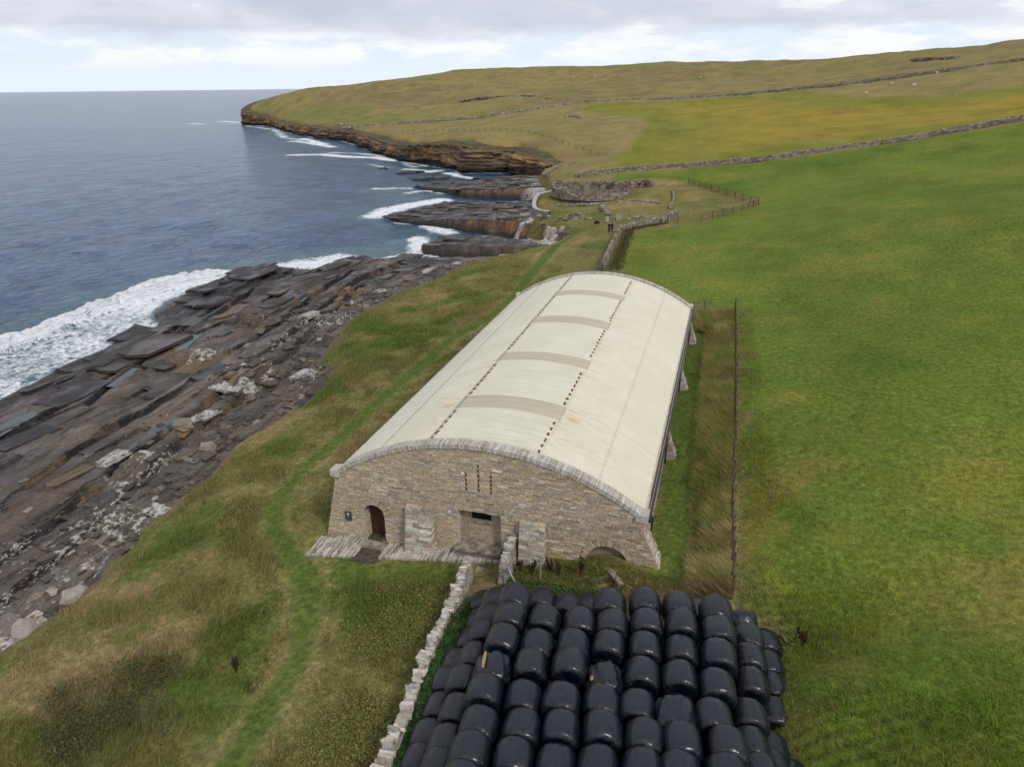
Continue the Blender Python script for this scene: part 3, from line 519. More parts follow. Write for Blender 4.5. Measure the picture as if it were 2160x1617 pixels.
# slabs: single beds that lie on the platform with their own sharp edges
M_SLABROCK = M_ROCK
def slab_mesh(seed):
    r = random.Random(seed); e = lambda a: r.uniform(-a, a); mb = MB()
    pts = [(-.5+e(.06), -.5+e(.05)), (e(.2), -.5+e(.10)), (.5+e(.06), -.5+e(.08)), (.5+e(.08), e(.2)), (.5+e(.10), .5+e(.04)), (e(.25), .5+e(.06)), (-.5+e(.08), .5+e(.08)), (-.5+e(.05), e(.2))]
    n = 8; nl = r.choice([2, 3, 3]); vs = []; fs = []
    for l in range(nl):
        ins = .012*l+abs(e(.03))*(l > 0); sx = 1-2*ins+(e(.04) if l else 0)
        z0, z1 = l/nl-.5, (l+1)/nl-.5
        vs += [(x*sx, y*sx, z0) for x, y in pts]+[(x*sx, y*sx, z1) for x, y in pts]; b = l*16
        fs += [(b+i, b+(i+1) % n, b+n+(i+1) % n, b+n+i) for i in range(n)]
        if l: fs += [(b-n+i, b-n+(i+1) % n, b+(i+1) % n, b+i) for i in range(n)]
    fs.append(tuple(range(16*(nl-1)+8, 16*nl)))
    mb.add(vs, fs, (.05, .05, .05)); return mb
SLAB_SH = [slab_mesh(i) for i in range(9)]
SLAB_ME = {}
def slab_obj(x, y, z, l, wd, h, rz, tl, tint_i, wet, lich):
    key = (RNG.integers(9), tint_i, wet > .5, round(lich*3)/3)
    if key not in SLAB_ME:
        mb = SLAB_SH[key[0]]; base_ = [(.052,.045,.040), (.034,.031,.031), (.075,.060,.047), (.098,.082,.066), (.130,.090,.050)][tint_i]; mb.t = [base_]*len(mb.v); me = mb.mesh('rock_slab', M_SLABROCK)
        for nm, vv in (('wet', .9 if key[2] else .2), ('lichen', key[3])):
            a_ = me.attributes.new(nm, 'FLOAT', 'POINT'); a_.data.foreach_set('value', np.full(len(mb.v), vv, np.float32))
        SLAB_ME[key] = me
    o = obj('rock_slab', SLAB_ME[key], shore); o.location = (x, y, z); o.scale = (wd, l, h); o.rotation_euler = (tl[0], tl[1], rz); return o
cnt = 0
while cnt < 150:
    a, b = RNG.integers(0, len(gx)), RNG.integers(0, len(gy))
    if dc[a, b] < 1.5 or dw[a, b] < 1.2: continue
    x, y = gx[a], gy[b]; r_ = math.hypot(x-ORG[0], y-ORG[1])
    if y < -14 or RNG.uniform() > .35+.65*(vnoise(np.array([x*.12]), np.array([y*.06]), 64)[0] > .5): continue
    seaw = dw[a, b] < 7; land_ = dc[a, b] < 10
    l = RNG.uniform(1.2, 5.0)*(1.5 if not land_ else .6); wd = l*RNG.uniform(.35, .7); h = RNG.uniform(.12, .34)*(1 if l > 2 else .8)
    ti = int(RNG.choice([0, 1], p=[.3, .7])) if seaw else int(RNG.choice([2, 3, 3, 4], p=[.3, .3, .28, .12])) if land_ else int(RNG.choice([0, 1, 2, 4], p=[.5, .25, .19, .06]))
    slab_obj(x, y, RZ[a, b]+h*.18, l, wd, h, -.05+RNG.normal(0, .09)+(pi/2 if RNG.uniform() < .15 else 0), (RNG.normal(.01, .02), RNG.normal(-.05, .03)), ti, .9 if not land_ else .3, (.55 if RNG.uniform() < .4 else .2) if land_ else 0.0 if seaw else .08); cnt += 1

# shattered small plates along the landward side of the platform
rm = MB(); cnt = 0
while cnt < 1100:
    a, b = RNG.integers(0, len(gx)), RNG.integers(0, len(gy))
    if dc[a, b] < 1.2 or dc[a, b] > 20 or dw[a, b] < 3 or RNG.uniform() > math.exp(-(dc[a, b]-1)/4.5): continue
    x, y = gx[a]+RNG.uniform(-.1, .1), gy[b]+RNG.uniform(-.1, .1); l = .10+.55*RNG.uniform()**2.2; an = RNG.choice([0, pi/2], p=[.75, .25])+RNG.normal(0, .22); d_ = Vector((-sin(an), cos(an), RNG.normal(0, .06))); e_ = Vector((cos(an), sin(an), RNG.normal(-.03, .06)))
    rm.obox((x, y, RZ[a, b]+.03), d_*l, e_*l*RNG.uniform(.35, .7), (0, 0, RNG.uniform(.03, .09)), jit([(.085,.068,.052), (.060,.052,.046), (.125,.105,.082), (.19,.17,.145), (.14,.095,.052)][int(RNG.choice(5, p=[.32, .28, .22, .10, .08]))], .2), .03*l*2); cnt += 1
me = rm.mesh('rock_rubble', M_ROCK)
for nm, vv in (('wet', .2), ('lichen', .18)): a_ = me.attributes.new(nm, 'FLOAT', 'POINT'); a_.data.foreach_set('value', np.full(len(rm.v), vv, np.float32))
o = obj('rock_rubble', me, shore); o['kind'] = 'stuff'

# ================================================================ stone building
def stone_mat(name, white=0.5, orange=0.15):
    m, k = new_mat(name); t = attr(k, 'tint').outputs['Color']; p = posn(k)
    n1 = k.noise(p, 7.0, 6, 0.7); n2 = k.noise(k.scale(p, (1.4, 1.4, 4.5)), 1.6, 5, 0.68); n3 = k.noise(p, 0.45, 3); n4 = k.noise(p, 1.3, 4, 0.65)
    rnd = k.n('ShaderNodeObjectInfo').outputs['Random']
    c = k.mix(1.0, t, k.ramp(n1, [(0.25, 0.62), (0.5, 1.0), (0.75, 1.4)]), 'MULTIPLY')
    c = k.mix(1.0, c, k.ramp(rnd, [(0.0, (0.82, 0.80, 0.78)), (0.5, (1.0, 1.0, 1.0)), (1.0, (1.18, 1.12, 1.05))]), 'MULTIPLY')
    c = k.mix(k.math('MULTIPLY', k.smooth(n3, 0.5, 0.7), 0.35), c, k.mix(1.0, c, (0.75, 0.74, 0.76), 'MULTIPLY'))
    wl = k.math('MULTIPLY', k.smooth(n2, 0.70-0.22*white, 0.84-0.22*white), 0.85)
    c = k.mix(wl, c, k.mix(n1, (0.42, 0.40, 0.36), (0.66, 0.63, 0.57)))
    c = k.mix(k.math('MULTIPLY', k.smooth(n4, 0.80-orange*0.4, 0.88-orange*0.4), 0.6), c, (0.36, 0.22, 0.05))
    finish(k, c, 0.92, 0.2, bump(k, n1, 0.02, 0.6)); return m
M_STONE = stone_mat('wall_stone', 0.25, 0.0); M_WSTONE = stone_mat('lichened_stone', 0.72, 0.1); M_COPE = stone_mat('coping_stone', 0.80, 0.28)
M_MORTAR = simple('lime_mortar', (0.50, 0.44, 0.36), 0.95, 0.1, 0.25, 6)
M_DARK = simple('void_shade_paint', (0.010, 0.010, 0.010), 0.6, 0.2)  # near-black colour painted in for the shade inside openings
M_DOOR = simple('brown_door_boards', (0.055, 0.024, 0.014), 0.55, 0.3, 0.25, 5)
M_FRAME = simple('pale_grey_frame', (0.26, 0.31, 0.32), 0.5, 0.4, 0.08)
M_BLACK = simple('black_plastic_pipe', (0.014, 0.014, 0.016), 0.4, 0.5, 0.1)
M_RUST = simple('rusted_iron', (0.20, 0.078, 0.042), 0.85, 0.2, 0.4, 14)
M_FLAG = simple('worn_flagstone', (0.235, 0.205, 0.165), 0.85, 0.2, 0.45, 3.0)
M_DFLAG = simple('mossy_flagstone', (0.075, 0.062, 0.045), 0.8, 0.3, 0.4, 4.0)
BW, BL, HE, HR = 15.57, 33.9, 3.55, 6.08
_s = HR-HE; ARC_R = (BW*BW/4+_s*_s)/(2*_s); ARC_Z = HR-ARC_R; ARC_A = math.asin(BW/2/ARC_R)
FLL = lambda z: max(0.0, 0.80*(2.95-z)/3.3); FLR = lambda z: max(0.0, 0.80*(2.75-z)/1.85)
STONES = [(.395,.332,.250), (.365,.306,.230), (.425,.360,.270), (.345,.296,.232), (.44,.365,.260), (.38,.305,.208), (.305,.262,.212)]
PALE = [(.46,.43,.38), (.52,.49,.44), (.40,.37,.32)]
bld = empty('stone_building', (BW/2, BL/2, 0), 'long stone building with cream barrel roof of corrugated sheets', 'building')
BOFF = Vector((BW/2, BL/2, 0))
def bput(o):
    """parts are modelled in world metres and hang on the building's empty"""
    if o is not None: o.parent = bld; o.matrix_parent_inverse = Matrix.Translation(-BOFF)
    return o
# unit stones: a few irregular blocks shared by all the individually built stones
def unit_stone(i, tint, mat):
    mb = MB(); r = random.Random(i); e = lambda a: r.uniform(-a, a)
    c = []
    for z in (-.5, .5):
        for x, y in ((-.5,-.5),(0,-.5),(.5,-.5),(.5,.5),(-.5,.5)):
            c.append((x+e(.03) if x else e(.2), y+(e(.10) if y < 0 else 0), z+e(.07)))
    mb.add(c, [(4,3,2,1,0),(5,6,7,8,9),(0,1,6,5),(1,2,7,6),(2,3,8,7),(3,4,9,8)], jit(tint, .12)); return mb.mesh('stone_block', mat)
UNIT = [unit_stone(i, STONES[i % len(STONES)], M_STONE) for i in range(28)]; UNITW = [unit_stone(90+i, PALE[i % 3], M_STONE) for i in range(9)]
def rows_fill(z0, z1, iv, out, hmin=.085, hmax=.145, wmin=.20, wmax=.75, core=None, white=lambda x, z: 0):
    """courses of stones between z0 and z1; iv(z) gives the free (x0,x1) runs"""
    z = z0
    while z < z1-0.03:
        h = min(random.uniform(hmin, hmax), z1-z); zm = z+h/2
        for a, b in iv(zm):
            if b-a < 0.03: continue
            if core is not None: core.append((a, b, z, z+h))
            x = a
            while x < b-1e-4:
                wd = random.uniform(wmin, wmax)*(0.6 if random.random() < .35 else 1)
                if b-(x+wd) < wmin*0.7: wd = b-x
                out.append((x, x+wd, z, z+h, random.random() < white(x+wd/2, zm))); x += wd
        z += h
DCX, DHW, DSP, DZ0 = 2.05, 0.56, 1.36, -0.40
LCX, LCZ, LR = 13.95, 0.72, 1.0
SLOTS = [(7.10, [(4.30,4.50),(4.05,4.22),(3.81,3.98),(3.57,3.74)]), (7.72, [(4.88,5.06),(4.62,4.80),(4.36,4.54),(4.11,4.28),(3.85,4.03),(3.60,3.77)]), (8.34, [(4.42,4.58),(4.20,4.35),(3.98,4.13),(3.77,3.92),(3.56,3.70)])]
def cut(runs, a, b):
    out = []
    for x0, x1 in runs:
        if b <= x0 or a >= x1: out.append((x0, x1)); continue
        if a > x0: out.append((x0, a))
        if b < x1: out.append((b, x1))
    return out
def front_iv(z):
    x0, x1 = -FLL(z), BW+FLR(z)
    if z > HE-0.30:
        rr = (ARC_R-0.20)**2-(z-ARC_Z)**2
        if rr <= 0: return []
        hw = math.sqrt(rr); x0, x1 = max(0.0, BW/2-hw), min(BW, BW/2+hw)
    runs = [(x0, x1)]
    if DZ0 < z < DSP: runs = cut(runs, DCX-DHW, DCX+DHW)
    elif DSP <= z < DSP+.90: hw = math.sqrt(max(0, .81-(z-DSP)**2)); runs = cut(runs, DCX-hw, DCX+hw)
    if .55 < z < 2.50: runs = cut(runs, 6.62, 8.80)
    if 2.72 < z < 3.02: runs = cut(runs, 7.02+.3*(3.02-z), 8.46-.3*(3.02-z))
    if z <= LCZ: runs = cut(runs, LCX-LR, LCX+LR)
    elif z < LCZ+LR+.30: hw = math.sqrt(max(0, (LR+.30)**2-(z-LCZ)**2)); runs = cut(runs, LCX-hw, LCX+hw)
    if 3.50 < z < 5.12:
        for sx, hs in SLOTS:
            if hs[-1][0]-.04 < z < hs[0][1]+.04: runs = cut(runs, sx-.055, sx+.055)
    return runs
fs, fcore = [], []
whitef = lambda x, z: 0.05+0.16*max(0, (x-8)/8)*max(0, min(1, (3.6-z)/2.5))+(0.06 if z < 1 else 0)
rows_fill(-0.75, HR-.25, front_iv, fs, core=fcore, white=whitef)
mcore = MB()
for a, b, z0, z1 in fcore: mcore.box(a, b, .035, .62, z0, z1, (.3,.25,.2))
bput(mcore.build('wall_core', M_MORTAR))
fs.sort(key=lambda s: -(s[1]-s[0])*(s[3]-s[2]))
rest = MB()
for i, (x0, x1, z0, z1, wh) in enumerate(fs):
    pr = random.uniform(-.02, .018); g = .011
    if i < 300:
        me = random.choice(UNITW if wh else UNIT); o = obj('stone', me); o.scale = (x1-x0-2*g, .24, z1-z0-2*g); o.location = ((x0+x1)/2, .12-pr, (z0+z1)/2); bput(o)
    else:
        rest.box(x0+g, x1-g, -pr, .2, z0+g, z1-g, jit(random.choice(PALE if wh else STONES), .12), .006)
bput(rest.build('walling_stones', M_STONE, kind='stuff'))
# arch stones round the door, over the window recess and over the low arch
def ring(cx, cz, r0, r1, a0, a1, wd, name, yf=-.025, mat=M_STONE, tints=STONES, yb=.3):
    mb = MB(); n = int(abs(a1-a0)*(r0+r1)/2/wd)
    for i in range(n):
        t = a0+(a1-a0)*(i+.5)/n; d = Vector((cos(t), 0, sin(t))); tg = Vector((-sin(t), 0, cos(t))); rr1 = r1+random.uniform(-.05, .03); pr = yf+random.uniform(-.012, .012)
        mb.obox(Vector((cx, (pr+yb)/2, cz))+d*((r0+rr1)/2), tg*(abs(a1-a0)*((r0+r1)/2)/n/2*.86), Vector((0, (yb-pr)/2, 0)), d*((rr1-r0)/2), jit(random.choice(tints), .15), .006)
    return bput(mb.build(name, mat, kind='stuff'))
ring(DCX, DSP, .57, .89, 0.02, pi-.02, .075, 'door_arch_stones')
ring(BW/2-.05, 1.0, 1.76, 2.06, pi/2-.36, pi/2+.36, .07, 'window_arch_stones', -.02)
ring(LCX, LCZ, LR, LR+.29, 0.15, pi-.15, .085, 'low_arch_stones', -.02)
def arch_prism(mb, cx, cz, r, zb, y0, y1, tint):
    pts = [(cx-r, zb)]+[(cx-r*cos(t), cz+r*sin(t)) for t in np.linspace(0, pi, 15)]+[(cx+r, zb)]
    n = len(pts); vs = [(x, y0, z) for x, z in pts]+[(x, y1, z) for x, z in pts]
    mb.add(vs, [tuple(range(n))[::-1], tuple(range(n, 2*n))]+[(i, (i+1) % n, n+(i+1) % n, n+i) for i in range(n)], tint)
mb = MB(); arch_prism(mb, LCX, LCZ, LR+.02, -.7, .30, .40, (.26,.22,.17)); bput(mb.build('arch_infill', M_STONE))
# door: lining of the recess, leaf of boards, handle, sill
lin = MB(); z = DZ0
while z < DSP+.5:
    h = random.uniform(.09, .14)
    off = DHW if z < DSP else math.sqrt(max(.02, DHW**2-(z-DSP)**2))
    for sx in (-1, 1): lin.box(DCX+sx*off-(.10 if sx < 0 else -.0), DCX+sx*off+(.0 if sx < 0 else .10), .20, .78, z+.006, z+h-.006, jit(random.choice(STONES), .15), .006)
    z += h
bput(lin.build('door_reveal_stones', M_STONE, kind='stuff'))
door = empty('door', (0, 0, 0), None, None); bput(door)
for i in range(6):
    x0 = DCX-DHW+i*(2*DHW/6); mb = MB(); xm = x0+DHW/6-DCX; top = DSP+math.sqrt(max(0, .57**2-xm*xm))+.04
    mb.box(x0+.004, x0+2*DHW/6-.004, .62+.004*(i % 2), .67, DZ0+.16, top, (.1,.05,.03)); o = mb.build('board', M_DOOR); o.parent = door
mb = MB(); mb.box(DCX+.33, DCX+.36, .57, .62, .72, 1.08, (.5,.5,.5)); o = mb.build('handle', M_FRAME); o.parent = door
mb = MB(); mb.box(DCX-DHW, DCX+DHW, -.06, .62, DZ0-.1, DZ0+.15, (.2,.2,.2)); bput(mb.build('door_sill', M_DFLAG))
mb = MB(); arch_prism(mb, DCX, DSP, .66, DZ0-.2, .69, .73, (.05,.05,.05)); bput(mb.build('door_backing', M_DARK))
# window recess
rs = []
rows_fill(.55, 2.52, lambda z: cut([(6.60, 8.82)], 7.06, 8.24) if z > 1.62 else [(6.60, 8.82)], rs, wmin=.3, wmax=.9)
mb = MB()
for x0, x1, z0, z1, _ in rs: mb.box(x0+.006, x1-.006, .46+random.uniform(0, .02), .66, z0+.006, z1-.006, jit(random.choice(STONES[:5]), .1), .004)
z = .55
while z < 2.5:
    for xa in (6.50, 8.80): mb.box(xa, xa+.12, .21, .46, z+.006, min(z+.14, 2.5)-.006, jit(random.choice(STONES), .12), .004)
    z += .14
bput(mb.build('recess_stones', M_STONE, kind='stuff'))
mb = MB(); mb.box(6.4, 9.0, .05, .66, 2.50, 2.70, (.30,.25,.19)); bput(mb.build('lintel', M_STONE))
win = empty('window', (0, 0, 0), None, None); bput(win)
mb = MB()
for b in ((7.06, 8.24, 1.62, 1.70), (7.06, 8.24, 2.42, 2.50), (7.06, 7.14, 1.70, 2.42), (8.16, 8.24, 1.70, 2.42)): mb.box(b[0], b[1], .54, .62, b[2], b[3], (.3,.3,.3))
mb.build('frame', M_FRAME).parent = win
gm, kk = new_mat('dark_window_glass'); finish(kk, (0.006, 0.007, 0.008, 1), 0.08, 0.5)
mb = MB(); mb.box(7.14, 8.16, .585, .60, 1.70, 2.42); mb.build('pane', gm).parent = win
mb = MB(); mb.box(7.0, 8.3, .42, .60, 1.54, 1.615, (.3,.27,.22)); bput(mb.build('window_sill', M_FLAG))
bench = empty('stone_bench', (0, 0, 0), None, None); bput(bench)
for x0, x1, tz in ((6.55, 7.72, .585), (7.735, 8.86, .60)):
    mb = MB(); mb.box(x0, x1, -.52+random.uniform(-.03, .03), .45, tz-.14, tz, (.3,.3,.3), .012); mb.build('bench_slab', M_FLAG).parent = bench
mb = MB(); mb.box(6.68, 8.74, -.44, .44, -.2, .44, (.25,.22,.18)); mb.build('bench_base', M_STONE).parent = bench
# ventilation slots: a dark sheet painted as their inner shade, little stone sills between
for sx, hs in SLOTS:
    sl = empty('ventilation_slot', (0, 0, 0), None, None); bput(sl)
    mb = MB(); mb.box(sx-.056, sx+.056, .24, .30, hs[-1][0]-.05, hs[0][1]+.05); mb.build('shade_sheet', M_DARK).parent = sl
    mb = MB()
    for (a, _), (_, b2) in zip(hs[:-1], hs[1:]): mb.box(sx-.056, sx+.056, .012, .24, b2, a, jit((.34,.23,.11), .15))
    mb.box(sx-.056, sx+.056, .012, .24, hs[0][1], hs[0][1]+.05, (.3,.25,.19)); mb.box(sx-.056, sx+.056, .012, .24, hs[-1][0]-.05, hs[-1][0], (.3,.25,.19))
    mb.build('slot_sills', M_STONE).parent = sl
# arched coping of both gables
for yf, yb in ((-.07, .56), (BL-.50, BL+.10)):
    mb = MB(); n = 290
    for i in range(n):
        t = pi/2+ARC_A-2*ARC_A*(i+.5)/n; d = Vector((cos(t), 0, sin(t))); tg = Vector((-sin(t), 0, cos(t))); up = random.uniform(-.014, .012); pr = random.uniform(-.014, .012)
        r0, r1 = ARC_R-.21+random.uniform(-.03, .02), ARC_R+up
        mb.obox(Vector((BW/2, (yf+pr+yb)/2, ARC_Z))+d*((r0+r1)/2), tg*(ARC_A*ARC_R/n*.90), Vector((0, (yb-yf-pr)/2, 0)), d*((r1-r0)/2), jit(random.choice(STONES[:3]+PALE*3), .15), .008)
    bput(mb.build('coping_stones', M_COPE, kind='stuff'))
for x in (-.14, BW-.40):
    for yf, yb in ((-.12, .58), (BL-.50, BL+.16)):
        mb = MB(); mb.box(x, x+.54, yf, yb, HE-.22, HE+.13, (.45,.42,.37), .02); bput(mb.build('kneeler_stone', M_COPE))
# side walls, rear wall, buttresses
def side_wall(x, sgn):
    ss = []; rows_fill(-.8, HE-.12, lambda z: [(.64, BL-.6)], ss, .14, .24, .4, 1.2)
    mb = MB(); WZ = [(3.4+3.45*i, 4.3+3.45*i) for i in range(9)]
    for y0, y1, z0, z1, _ in ss:
        if any(y0 < b and y1 > a for a, b in WZ) and 2.1 < (z0+z1)/2 < 2.9: continue
        pr = random.uniform(0, .03)
        xa, xb = (x-.25, x+pr) if sgn > 0 else (x-pr, x+.25)
        mb.box(xa, xb, y0+.008, y1-.008, z0+.008, z1-.008, jit(random.choice(STONES+PALE[:1]), .15), .006)
    bput(mb.build('side_wall_stones', M_WSTONE, kind='stuff'))
    mb = MB(); mb.box(x-.6 if sgn > 0 else x+.02, x-.02 if sgn > 0 else x+.6, .64, BL-.6, -.9, HE-.1, (.3,.26,.2)); bput(mb.build('side_wall_core', M_MORTAR))
    for a, b in WZ:
        w_ = empty('side_window', (0, 0, 0), None, None); bput(w_); mb = MB(); xc = x+sgn*.012
        for q in ((a, b, 2.12, 2.2), (a, b, 2.82, 2.9), (a, a+.08, 2.2, 2.82), (b-.08, b, 2.2, 2.82), ((a+b)/2-.03, (a+b)/2+.03, 2.2, 2.82)): mb.box(min(xc, xc-sgn*.05), max(xc, xc-sgn*.05), q[0], q[1], q[2], q[3])
        mb.build('frame', M_RUST).parent = w_
        mb = MB(); xc = x-sgn*.015; mb.box(min(xc, xc-sgn*.004), max(xc, xc-sgn*.004), a+.08, b-.08, 2.2, 2.82); mb.build('pane', gm).parent = w_
side_wall(BW, 1); side_wall(0, -1)
mb = MB()
for z in np.arange(-.8, HR-.3, .3):
    if z < HE-.2: a, b = 0, BW
    else:
        rr = (ARC_R-.3)**2-(z+.15-ARC_Z)**2
        if rr <= 0: break
        a, b = max(0, BW/2-math.sqrt(rr)), min(BW, BW/2+math.sqrt(rr))
    x = a
    while x < b-.01:
        wd = min(random.uniform(.5, 1.2), b-x); mb.box(x+.01, x+wd-.01, BL-.55, BL+random.uniform(0, .03), z+.01, z+.29, jit(random.choice(STONES), .15), .01); x += wd
bput(mb.build('rear_wall_stones', M_STONE, kind='stuff'))
def side_buttress(y0, y1, sgn, fl, zt, z0=-.7):
    bt = empty('buttress', (0, 0, 0), None, None); bput(bt); mb = MB(); z = z0
    while z < zt-.02:
        h = min(random.uniform(.11, .2), zt-z); f = max(.06, fl(z+h/2)); y = y0
        while y < y1-.01:
            wd = random.uniform(.3, .6); wd = y1-y if y1-y-wd < .2 else wd; e = random.uniform(-.03, .03)
            xa, xb = (BW-.05, BW+f+e) if sgn > 0 else (-f-e, .05)
            mb.box(xa, xb, y+.006, y+wd-.006, z+.006, z+h-.006, jit(random.choice(STONES+PALE), .15), .012); y += wd
        z += h
    mb.build('buttress_stones', M_WSTONE).parent = bt; bt.children[0]['kind'] = 'stuff'
for y in (.22, 10.45, 20.9, 31.5):
    y1 = y+(.75 if y < 1 else .85)
    side_buttress(y, y1, 1, FLR if y < 1 else (lambda z: max(0, .78*(2.95-z)/2.2)), 2.7 if y < 1 else 2.9)
    side_buttress(y, y1, -1, FLL, 2.9)
def front_buttress(x0, x1, zt, z0):
    bt = empty('buttress', (0, 0, 0), None, None); bput(bt); mb = MB(); z = z0; nst = 0
    while z < zt-.02:
        h = min(random.uniform(.10, .19), zt-z); yf = -.80+.52*(z+h/2-z0)/(zt-z0); x = x0
        while x < x1-.01:
            wd = random.uniform(.25, .75); wd = x1-x if x1-x-wd < .2 else wd
            s_ = MB(); s_.box(x+.006, x+wd-.006, yf+random.uniform(-.03, .015), -.035, z+.006, z+h-.006, jit(random.choice(PALE+PALE+STONES[:4]), .22), .016); s_.build('stone', M_WSTONE).parent = bt; x += wd
        z += h
front_buttress(3.98, 5.35, 2.38, -.6); front_buttress(9.82, 11.05, 2.48, -.2)
# pavement of slabs set on edge, the mossy path to the door, steps
pave = empty('pavement', (4, -1, -.2), None, None); pave['kind'] = 'structure'
POFF = Vector((4, -1, -.2))
def pput(o, par=None):
    o.parent = par or pave
    if par is None: o.matrix_parent_inverse = Matrix.Translation(-POFF)
    return o
mb = MB(); x = -1.05
while x < 9.3:
    wd = random.uniform(.055, .085)
    if not (1.50 < x+.35*0 < 2.74):
        yf = -1.86+.128*(x+1.05); sk = .16
        segs = [yf]; y = yf
        while y < -.02: y += random.uniform(.3, .7); segs.append(min(y, -.0 if x > -.2 else -.2))
        for a, b in zip(segs[:-1], segs[1:]):
            if b-a < .05: continue
            zt = pave_z(x, (a+b)/2)+random.uniform(.0, .035)
            mb.obox(((x+wd/2)+sk*(a+b)/2*0, (a+b)/2, zt-.06), (wd/2*.80, 0, 0), (0, (b-a)/2-.006, 0), (0, 0, .06), jit(random.choice([(.46,.43,.37),(.38,.345,.29),(.53,.495,.44),(.24,.21,.165)]), .15), .006)
    x += wd
o = pput(mb.build('edge_set_slabs', M_COPE)); o['kind'] = 'stuff'
for x0, x1, y0, y1, dz in ((1.48, 2.76, -1.75, -.70, -.05), (1.46, 2.78, -.69, -.065, -.02)):
    mb = MB(); zc = pave_z((x0+x1)/2, (y0+y1)/2)+dz; mb.box(x0, x1, y0, y1, zc-.1, zc, (.1,.1,.1), .01); pput(mb.build('path_slab', M_DFLAG if y0 < -1 else M_FLAG))
for x0, x1, y0, y1, z in ((7.95, 8.62, -1.85, -1.10, .17), (8.64, 9.34, -1.85, -1.08, .18), (7.95, 9.34, -2.45, -1.88, .06)):
    mb = MB(); mb.box(x0, x1, y0, y1, z-.16, z, (.3,.3,.3), .012); pput(mb.build('step_slab', M_FLAG))
# roof: corrugated sheets bent over the arc
def roof_mat():
    m, k = new_mat('cream_fibre_cement'); p = posn(k); sp_ = k.n('ShaderNodeSeparateXYZ', {0: p}); x, y = sp_.outputs[0], sp_.outputs[1]
    dx = k.math('ABSOLUTE', k.math('SUBTRACT', x, BW/2)); s = k.math('MAXIMUM', k.math('SUBTRACT', dx, 2.75), 0.0)
    yv = k.n('ShaderNodeCombineXYZ', {0: k.math('MULTIPLY', s, 0.10), 1: y, 2: 0.0}).outputs[0]
    st = k.noise(yv, 9.0, 2, 0.5); bnd = k.noise(yv, 0.30, 2)
    fall = k.math('EXPONENT', k.math('MULTIPLY', s, -0.50))
    rus = k.math('MULTIPLY', k.math('MULTIPLY', k.smooth(st, 0.50, 0.66), fall), k.math('MULTIPLY', k.math('GREATER_THAN', dx, 2.75), k.smooth(bnd, 0.36, 0.58)))
    rus = k.math('MULTIPLY', rus, k.ramp(k.math('DIVIDE', y, 34.0), [(0.0, 1.0), (0.35, 0.55), (0.8, 0.2)]))
    n = k.noise(p, 0.4, 4, 0.6); n2 = k.noise(k.scale(p, (.3, 8, .3)), 1.0, 4, 0.7); nd = k.noise(p, 9.0, 2)
    c = k.mix(k.smooth(n, 0.35, 0.65), (0.60, 0.575, 0.45), (0.645, 0.62, 0.50))
    ph = k.math('SINE', k.math('MULTIPLY', y, 2*pi/0.146)); mid = k.math('LESS_THAN', dx, 2.75)
    alg = k.math('MULTIPLY', k.smooth(n2, 0.42, 0.62), k.math('MULTIPLY', k.smooth(ph, 0.1, -0.9), k.math('ADD', k.math('MULTIPLY', mid, 0.62), 0.22)))
    c = k.mix(alg, c, (0.24, 0.23, 0.16)); c = k.mix(k.math('MULTIPLY', rus, 0.95), c, (0.52, 0.27, 0.11))
    c = k.mix(k.math('MULTIPLY', k.smooth(nd, 0.74, 0.8), 0.35), c, (0.3, 0.29, 0.22))
    finish(k, c, 0.75, 0.25); return m
M_ROOF = roof_mat()
def rl_mat():
    m, k = new_mat('weathered_rooflight_sheet'); p = posn(k); y = k.n('ShaderNodeSeparateXYZ', {0: p}).outputs[1]
    n2 = k.noise(k.scale(p, (.25, 9, .3)), 1.0, 3, 0.6); ph = k.math('SINE', k.math('MULTIPLY', y, 2*pi/0.146))
    c = k.mix(k.smooth(n2, .4, .6), (0.51, 0.46, 0.345), (0.45, 0.405, 0.30)); c = k.mix(k.math('MULTIPLY', k.smooth(ph, 0.2, -0.9), 0.55), c, (0.22, 0.19, 0.14))
    finish(k, c, 0.5, 0.3); return m
M_RL = rl_mat()
ROOF_R = ARC_R-.17
def sheet(name, mat, y0, y1, t0, t1, dr, nt=18):
    ny = max(4, int((y1-y0)/.146*5)); ys = np.linspace(y0, y1, ny+1); ts = np.linspace(t0, t1, nt+1)
    Yg, Tg = np.meshgrid(ys, ts, indexing='ij'); r = ROOF_R+dr+.030*np.sin(Yg*2*pi/.146)
    v = np.stack([BW/2+r*np.sin(Tg), Yg, ARC_Z+r*np.cos(Tg)], -1).reshape(-1, 3)
    i = np.arange(ny)[:, None]*(nt+1)+np.arange(nt)[None]; f = np.stack([i, i+nt+1, i+nt+2, i+1], -1).reshape(-1, 4)
    o = bput(obj(name, npmesh(name, v, f, mat, None, False)))
    o.data.polygons.foreach_set('use_smooth', np.full(len(f), True)); so = o.modifiers.new('thick', 'SOLIDIFY'); so.thickness = .012; so.offset = -1
    return o
T1 = math.asin(2.74/ROOF_R); TE = math.asin((BW/2+.10)/ROOF_R)
YB = [.50, 4.5, 6.0, 11.6, 13.0, 19.3, 20.8, 26.6, 28.0, BL-.45]
for i in range(9):
    if i % 2 == 0: sheet('roof_sheet', M_ROOF, YB[i], YB[i+1], -T1-.004, T1+.004, .045)
    else: sheet('rooflight', M_RL, YB[i]-.02, YB[i+1]+.02, -T1-.006, T1+.006, .052)
ed = np.linspace(.50, BL-.45, 7)
for a, b in zip(ed[:-1], ed[1:]):
    for sg in (-1, 1):
        for q0, q1, dr in ((T1-.012, T1+(TE-T1)*.52, .007), (T1+(TE-T1)*.5, TE, .002)):
            sheet('roof_sheet', M_ROOF, a, b, sg*q0 if sg > 0 else -q1, sg*q1 if sg > 0 else -q0, dr+.002, 12)
